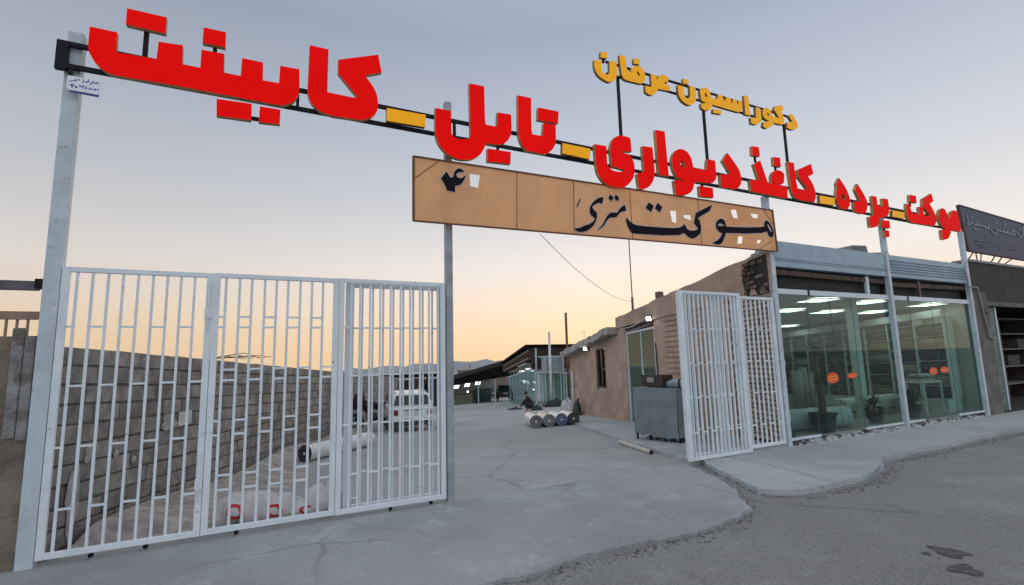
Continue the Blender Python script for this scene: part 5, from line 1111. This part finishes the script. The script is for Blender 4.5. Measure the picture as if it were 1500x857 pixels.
def lump(name, label, cat, p, s_, m, seed, strap=True):
    t = thing(name, label, cat, p); r_ = random.Random(seed); ph = [r_.uniform(0, 6) for _ in range(4)]; mb = MB(); NT, NF = 22, 10
    for j in range(NF+1):
        for k in range(NT):
            th, fi = 2*math.pi*k/NT, -.35+(math.pi/2+.35)*j/NF; rr = 1+.14*math.sin(3*th+ph[0]+2*fi)+.09*math.sin(6*th+ph[1])*math.cos(4*fi+ph[2])
            mb.v.append(p+Vector((math.cos(th)*math.cos(fi)*s_[0], math.sin(th)*math.cos(fi)*s_[1], math.sin(fi)*s_[2]))*rr)
    for j in range(NF):
        for k in range(NT): mb.f.append([j*NT+k, j*NT+(k+1) % NT, (j+1)*NT+(k+1) % NT, (j+1)*NT+k]); mb.m.append(0); mb.sm.append(True)
    mb.build('cover', m, t)
    mb = MB(); q_ = p+Z*s_[2]*.97; mb.tube([q_, q_+Vector((.02, 0, s_[2]*.22)), q_+Vector((.07, .02, s_[2]*.28))], [.05, .035, .05], 8); mb.build('tied_neck', m, t); return t
DKB = mat('dark_cloth', (.035, .035, .04), .9, .2, 7, .5, 12); PALE = mat('pale_sack', (.42, .42, .42), .8, .12, 7, .6, 12); GBAG = mat('green_bag', (.03, .05, .04), .6, .2, 9)
lump('dark_bundle', 'flat dark bundle on the ground left of the crouching man', 'bundle', gm(755, 600), (.42, .35, .10), DKB, 2)
lump('dark_bundle', 'round dark bundle on the ground right of the crouching man', 'bundle', gm(786, 601), (.3, .28, .2), DKB, 3)
lump('pale_sack', 'pale grey sack slumped against the far corner of the side wall', 'sack', gm(832, 602), (.38, .36, .46), PALE, 4)
lump('dark_bundle', 'dark heap of bags left of the pale sack by the glass shops', 'bundle', gm(817, 596)+ya*.5, (.62, .4, .34), DKB, 5)
lump('green_bag', 'dark green bag standing at the foot of the side wall by the drain pipe', 'bag', SW(9.85, .22, gz(9.85*.97)+.03), (.16, .14, .45), GBAG, 6)
# tall poles at the end of the side wall
a = gm(808, 596); t = thing('pole', 'tall white pole standing in front of the cooler down the yard', 'pole', a); top = hit(808, 486, a, Vector((0, 1, 0)))
mb = MB(); mb.tube([a, a+Z*(top.z-a.z)], .075, 10); mb.build('shaft', mat('white_pole', (.6, .62, .62), .5, .1), t); mb = MB(); mb.box(lambda x, y, z: a+Vector((x, y, z)), (-.5, .5), (-.25, .25), (0, .22)); mb.build('base', mat('pole_base', (.2, .16, .13), .9, .2), t, bevel=.03)
a = gm(834, 594); t = thing('pole', 'tall rusty brown pole at the far corner of the side wall', 'pole', a); top = hit(831, 458, a, Vector((0, 1, 0)))
mb = MB(); mb.tube([a, a+Z*(top.z-a.z)], .075, 10); mb.build('shaft', mat('rust_pole', (.12, .075, .05), .8, .2), t); mb = MB(); mb.tube([a, a+Z*.1], .14, 10); mb.build('base', OLDC, t)

# ------------------------------------------------------------------ the glass shops down the yard and the canopy across its end
TIN = mat('brown_fascia', (.065, .042, .033), .9, .2, 5, spec=.1); CAN = mat('black_canopy', (.012, .010, .010), .95, .2, 4, spec=.05); FRM = mat('teal_frame', (.42, .52, .54), .5, .08); BACKW = mat('far_shop_wall', (.50, .54, .44), .85, .1, 1.5); TEAL = mat('teal_wall', (.12, .18, .18), .8, .2, 1)
fs = thing('glass_shop_row', 'row of glass fronted shops under a brown fascia along the far right of the yard', 'building', QG(9, 23, 0))
def gq(p, q, h): return Q(p, q, gz(min(q, 55)*SA)+h)
def fseg(mb, p0, p1, q0, q1, h0, h1, k=4):
    for i in range(k):
        a, b = q0+(q1-q0)*i/k, q0+(q1-q0)*(i+1)/k
        mb.hexa([gq(p0, a, h0), gq(p1, a, h0), gq(p1, b, h0), gq(p0, b, h0), gq(p0, a, h1), gq(p1, a, h1), gq(p1, b, h1), gq(p0, b, h1)])
mb = MB(); fseg(mb, 8.55, 8.70, 22.9, 39.5, 2.85, 3.62); fseg(mb, 8.701, 13.5, 22.9, 23.02, 2.3, 3.65, 1); mb.build('fascia', TIN, fs)
mb = MB(); fseg(mb, 8.3, 13.6, 22.7, 39.7, 3.66, 3.80); mb.build('roof', CAN, fs)
mb = MB(); fseg(mb, 8.6, 8.66, 22.8, 22.9, 2.9, 3.0, 1); fseg(mb, 8.52, 8.545, 23, 39, 2.95, 3.02); fseg(mb, 8.52, 8.545, 23, 39, 3.4, 3.47); mb.build('fascia_rail', mat('olive_rail', (.26, .25, .18), .7, .1), fs)
mb = MB(); fseg(mb, 12.9, 13.1, 23.1, 39.5, 0, 2.8); mb.build('inner_wall', BACKW, fs)
mb = MB(); fseg(mb, 9.1, 12.9, 23.1, 39.5, 2.82, 2.9); mb.build('ceiling', CEIL, fs)
FG = glass('far_glass', (.72, .86, .85))
for i in range(7):
    q0 = 23.1+i*2.3
    mb = MB(); fseg(mb, 9.0, 9.06, q0, q0+.10, 0, 2.83, 1); mb.build('mullion', FRM, fs)
    mb = MB(); fseg(mb, 9.02, 9.03, q0+.10, q0+2.29, .05, 2.3, 1); mb.build('glass_panel', FG, fs)
mb = MB(); fseg(mb, 8.99, 9.07, 23.2, 39.4, 2.3, 2.42); mb.build('transom', FRM, fs)
mb = MB(); fseg(mb, 8.98, 9.12, 22.86, 22.99, 0, 3.6, 1); mb.build('corner_post', FRM, fs)
mb = MB(); fseg(mb, 9.2, 13.4, 23.0, 23.05, 1.95, 2.05, 1); fseg(mb, 9.2, 13.4, 22.84, 22.9, 3.0, 3.08, 1); mb.build('cross_rail', FRM, fs)
for i in range(5):
    p = 9.3+i*.95
    mb = MB(); fseg(mb, p, p+.07, 22.95, 23.05, 0, 1.95, 1); mb.build('door_frame', FRM, fs)
    if i < 4: mb = MB(); fseg(mb, p+.07, p+.95, 22.99, 23.0, .05, 1.94, 1); mb.build('door_glass', FG, fs)
FLT = emit('far_tube', (.9, 1, .97), 2.2); FLT2 = emit('far_panel', (.9, 1, .97), 2.0)
for i in range(4):
    q0 = 24.4+i*4; loc = gq(10.6, q0, 2.78); mb = MB(); fseg(mb, 9.9, 11.3, q0, q0+.35, 2.74, 2.80, 1)
    tag(mb.build('ceiling_light', FLT2), ('nearest', 'second nearest', 'third nearest', 'fourth nearest', 'fifth nearest', 'farthest')[i]+' glowing ceiling light inside the far row of glass shops', 'light', 'ceiling lights in the far glass shops')
# evaporative cooler on its stand
ac = thing('air_cooler', 'boxy pale grey air cooler on a steel stand by the far glass shops', 'cooler', gq(9.8, 22, 0))
mb = MB(); fseg(mb, 9.35, 10.75, 21.5, 22.6, 1.95, 3.0, 1); cz_ = mb.build('casing', mat('cooler_grey', (.36, .40, .41), .5, .1), ac, bevel=.03)
mb = MB()
for i in range(7): fseg(mb, 9.50, 10.6, 21.48, 21.495, 2.08+.12*i, 2.14+.12*i, 1)
mb.build('louvre', mat('louvre_dark', (.17, .19, .2), .6, .1), cz_)
for p in (9.4, 10.7):
    for q in (21.55, 22.5): mb = MB(); fseg(mb, p-.03, p+.03, q-.03, q+.03, 0, 1.95, 1); mb.build('leg', FRM, ac)
# canopy and shops across the end of the yard
ce = thing('end_canopy', 'long low black canopy over dim lit shops across the far end of the yard', 'building', gq(3, 50, 0))
def cq(p, q, z): return Q(p, q, z)
zc = lambda p: -.72+.24*(p-2.2)
zq = gz(49*SA)
mb = MB()
for p0, p1 in ((-8, 2.2), (2.2, 5.5), (5.5, 10.9)):
    a0, a1 = (zc(2.2)-.02, zc(2.2)) if p0 < 0 else (zc(p0), zc(p1))
    t0, t1 = (.38, .40) if p0 < 0 else (.40+.13*(p0-2.2), .40+.13*(p1-2.2)); mb.hexa([cq(p0, 45, a0-t0), cq(p1, 45, a1-t1), cq(p1, 56, a1-t1), cq(p0, 56, a0-t0), cq(p0, 45, a0), cq(p1, 45, a1), cq(p1, 56, a1+.1), cq(p0, 56, a0+.1)])
mb.build('roof', CAN, ce)
mb = MB(); mb.box(cq, (-8, 8.4), (54.5, 54.8), (-4.2, -.8)); mb.build('back_wall', BACKW, ce)
mb = MB(); mb.box(cq, (-8, 3.2), (53.8, 54.4), (-4.2, -1.2)); mb.box(cq, (6.6, 8.4), (53.9, 54.4), (-4.2, -2.0)); mb.build('dark_bay', TEAL, ce)
mb = MB(); mb.box(cq, (3.3, 6.0), (53.6, 54.4), (-4.2, -2.5)); mb.build('counter', mat('far_counter', (.60, .62, .48), .8, .15, 2), ce)
for p in (-4, -.5, 2.6, 6.3, 8.2): mb = MB(); mb.box(cq, (p-.06, p+.06), (45.3, 45.42), (-4.2, zc(max(p, 2.2))-.5)); mb.build('post', FRM if p > 2 else CAN, ce)
for i, p in enumerate((2.6, 3.9, 5.1, 6.3)):
    mb = MB(); z = zc(p)-.45-.13*(p-2.2); mb.hexa([cq(p-.36, 46, z-.36), cq(p+.22, 46, z-.36), cq(p+.22, 46.05, z-.36), cq(p-.36, 46.05, z-.36), cq(p-.2, 46.9, z-.08), cq(p+.36, 46.9, z-.08), cq(p+.36, 46.95, z-.08), cq(p-.2, 46.95, z-.08)]); tag(mb.build('ceiling_light', FLT), ('leftmost', 'second', 'third', 'rightmost')[i]+' bright light panel under the black canopy at the yard end', 'light', 'light panels under the end canopy')
mb = MB(); c = cq(5.2, 48, -1.95); mb.tube([c, c+Z*.16], [.085, .085], 10); tag(mb.build('lamp', emit('far_lamp', (1, .97, .9), 5)), 'small round bright lamp hanging under the black canopy at the yard end', 'lamp')
# dim sheds and a brown house beyond
hs = thing('brown_house', 'plain low brown house standing behind the black canopy', 'building', Q(5, 66, -4))
mb = MB(); mb.box(Q, (4.2, 12), (64, 72), (-4.5, .05)); mb.build('wall', mat('far_brown', (.20, .15, .125), .9, .1, 1), hs); mb = MB(); mb.box(Q, (4.1, 12.1), (63.9, 72.1), (.052, .2)); mb.build('roof_edge', mat('far_grey', (.3, .3, .3), .9, .1), hs)
mb = MB(); mb.box(Q, (6, 6.1), (66, 66.1), (.2, .9)); mb.build('pipe', DARK, hs)
sd2 = thing('dark_shed', 'dark open shed hung with carpets, far behind the silver car', 'shed', QG(-1, 34, 0))
for i, p in enumerate((-1.9, -.7, .5, 1.7, 2.7)):
    mb = MB(); fseg(mb, p-.07, p+.07, 30, 30.15, 0, 2.5, 1); mb.build('post', CAN, sd2)
    if i < 4: mb = MB(); fseg(mb, p+.12, p+1.0, 30.3, 30.36, .4, 2.3-.2*(i % 2), 1); tag(mb.build('hanging_carpet', mat('hang_%d' % i, ((.06, .05, .045), (.03, .032, .035), (.075, .065, .055), (.04, .045, .05))[i], .9, .2, 2)), ('brownish carpet hanging leftmost', 'blackish carpet hanging second', 'dusty brown carpet hanging third', 'slate carpet hanging rightmost')[i]+' in the dark shed', 'carpet', 'carpets hanging in the dark shed')
mb = MB(); fseg(mb, -2.2, 3.0, 29.8, 34, 2.5, 2.62); mb.build('roof', CAN, sd2)
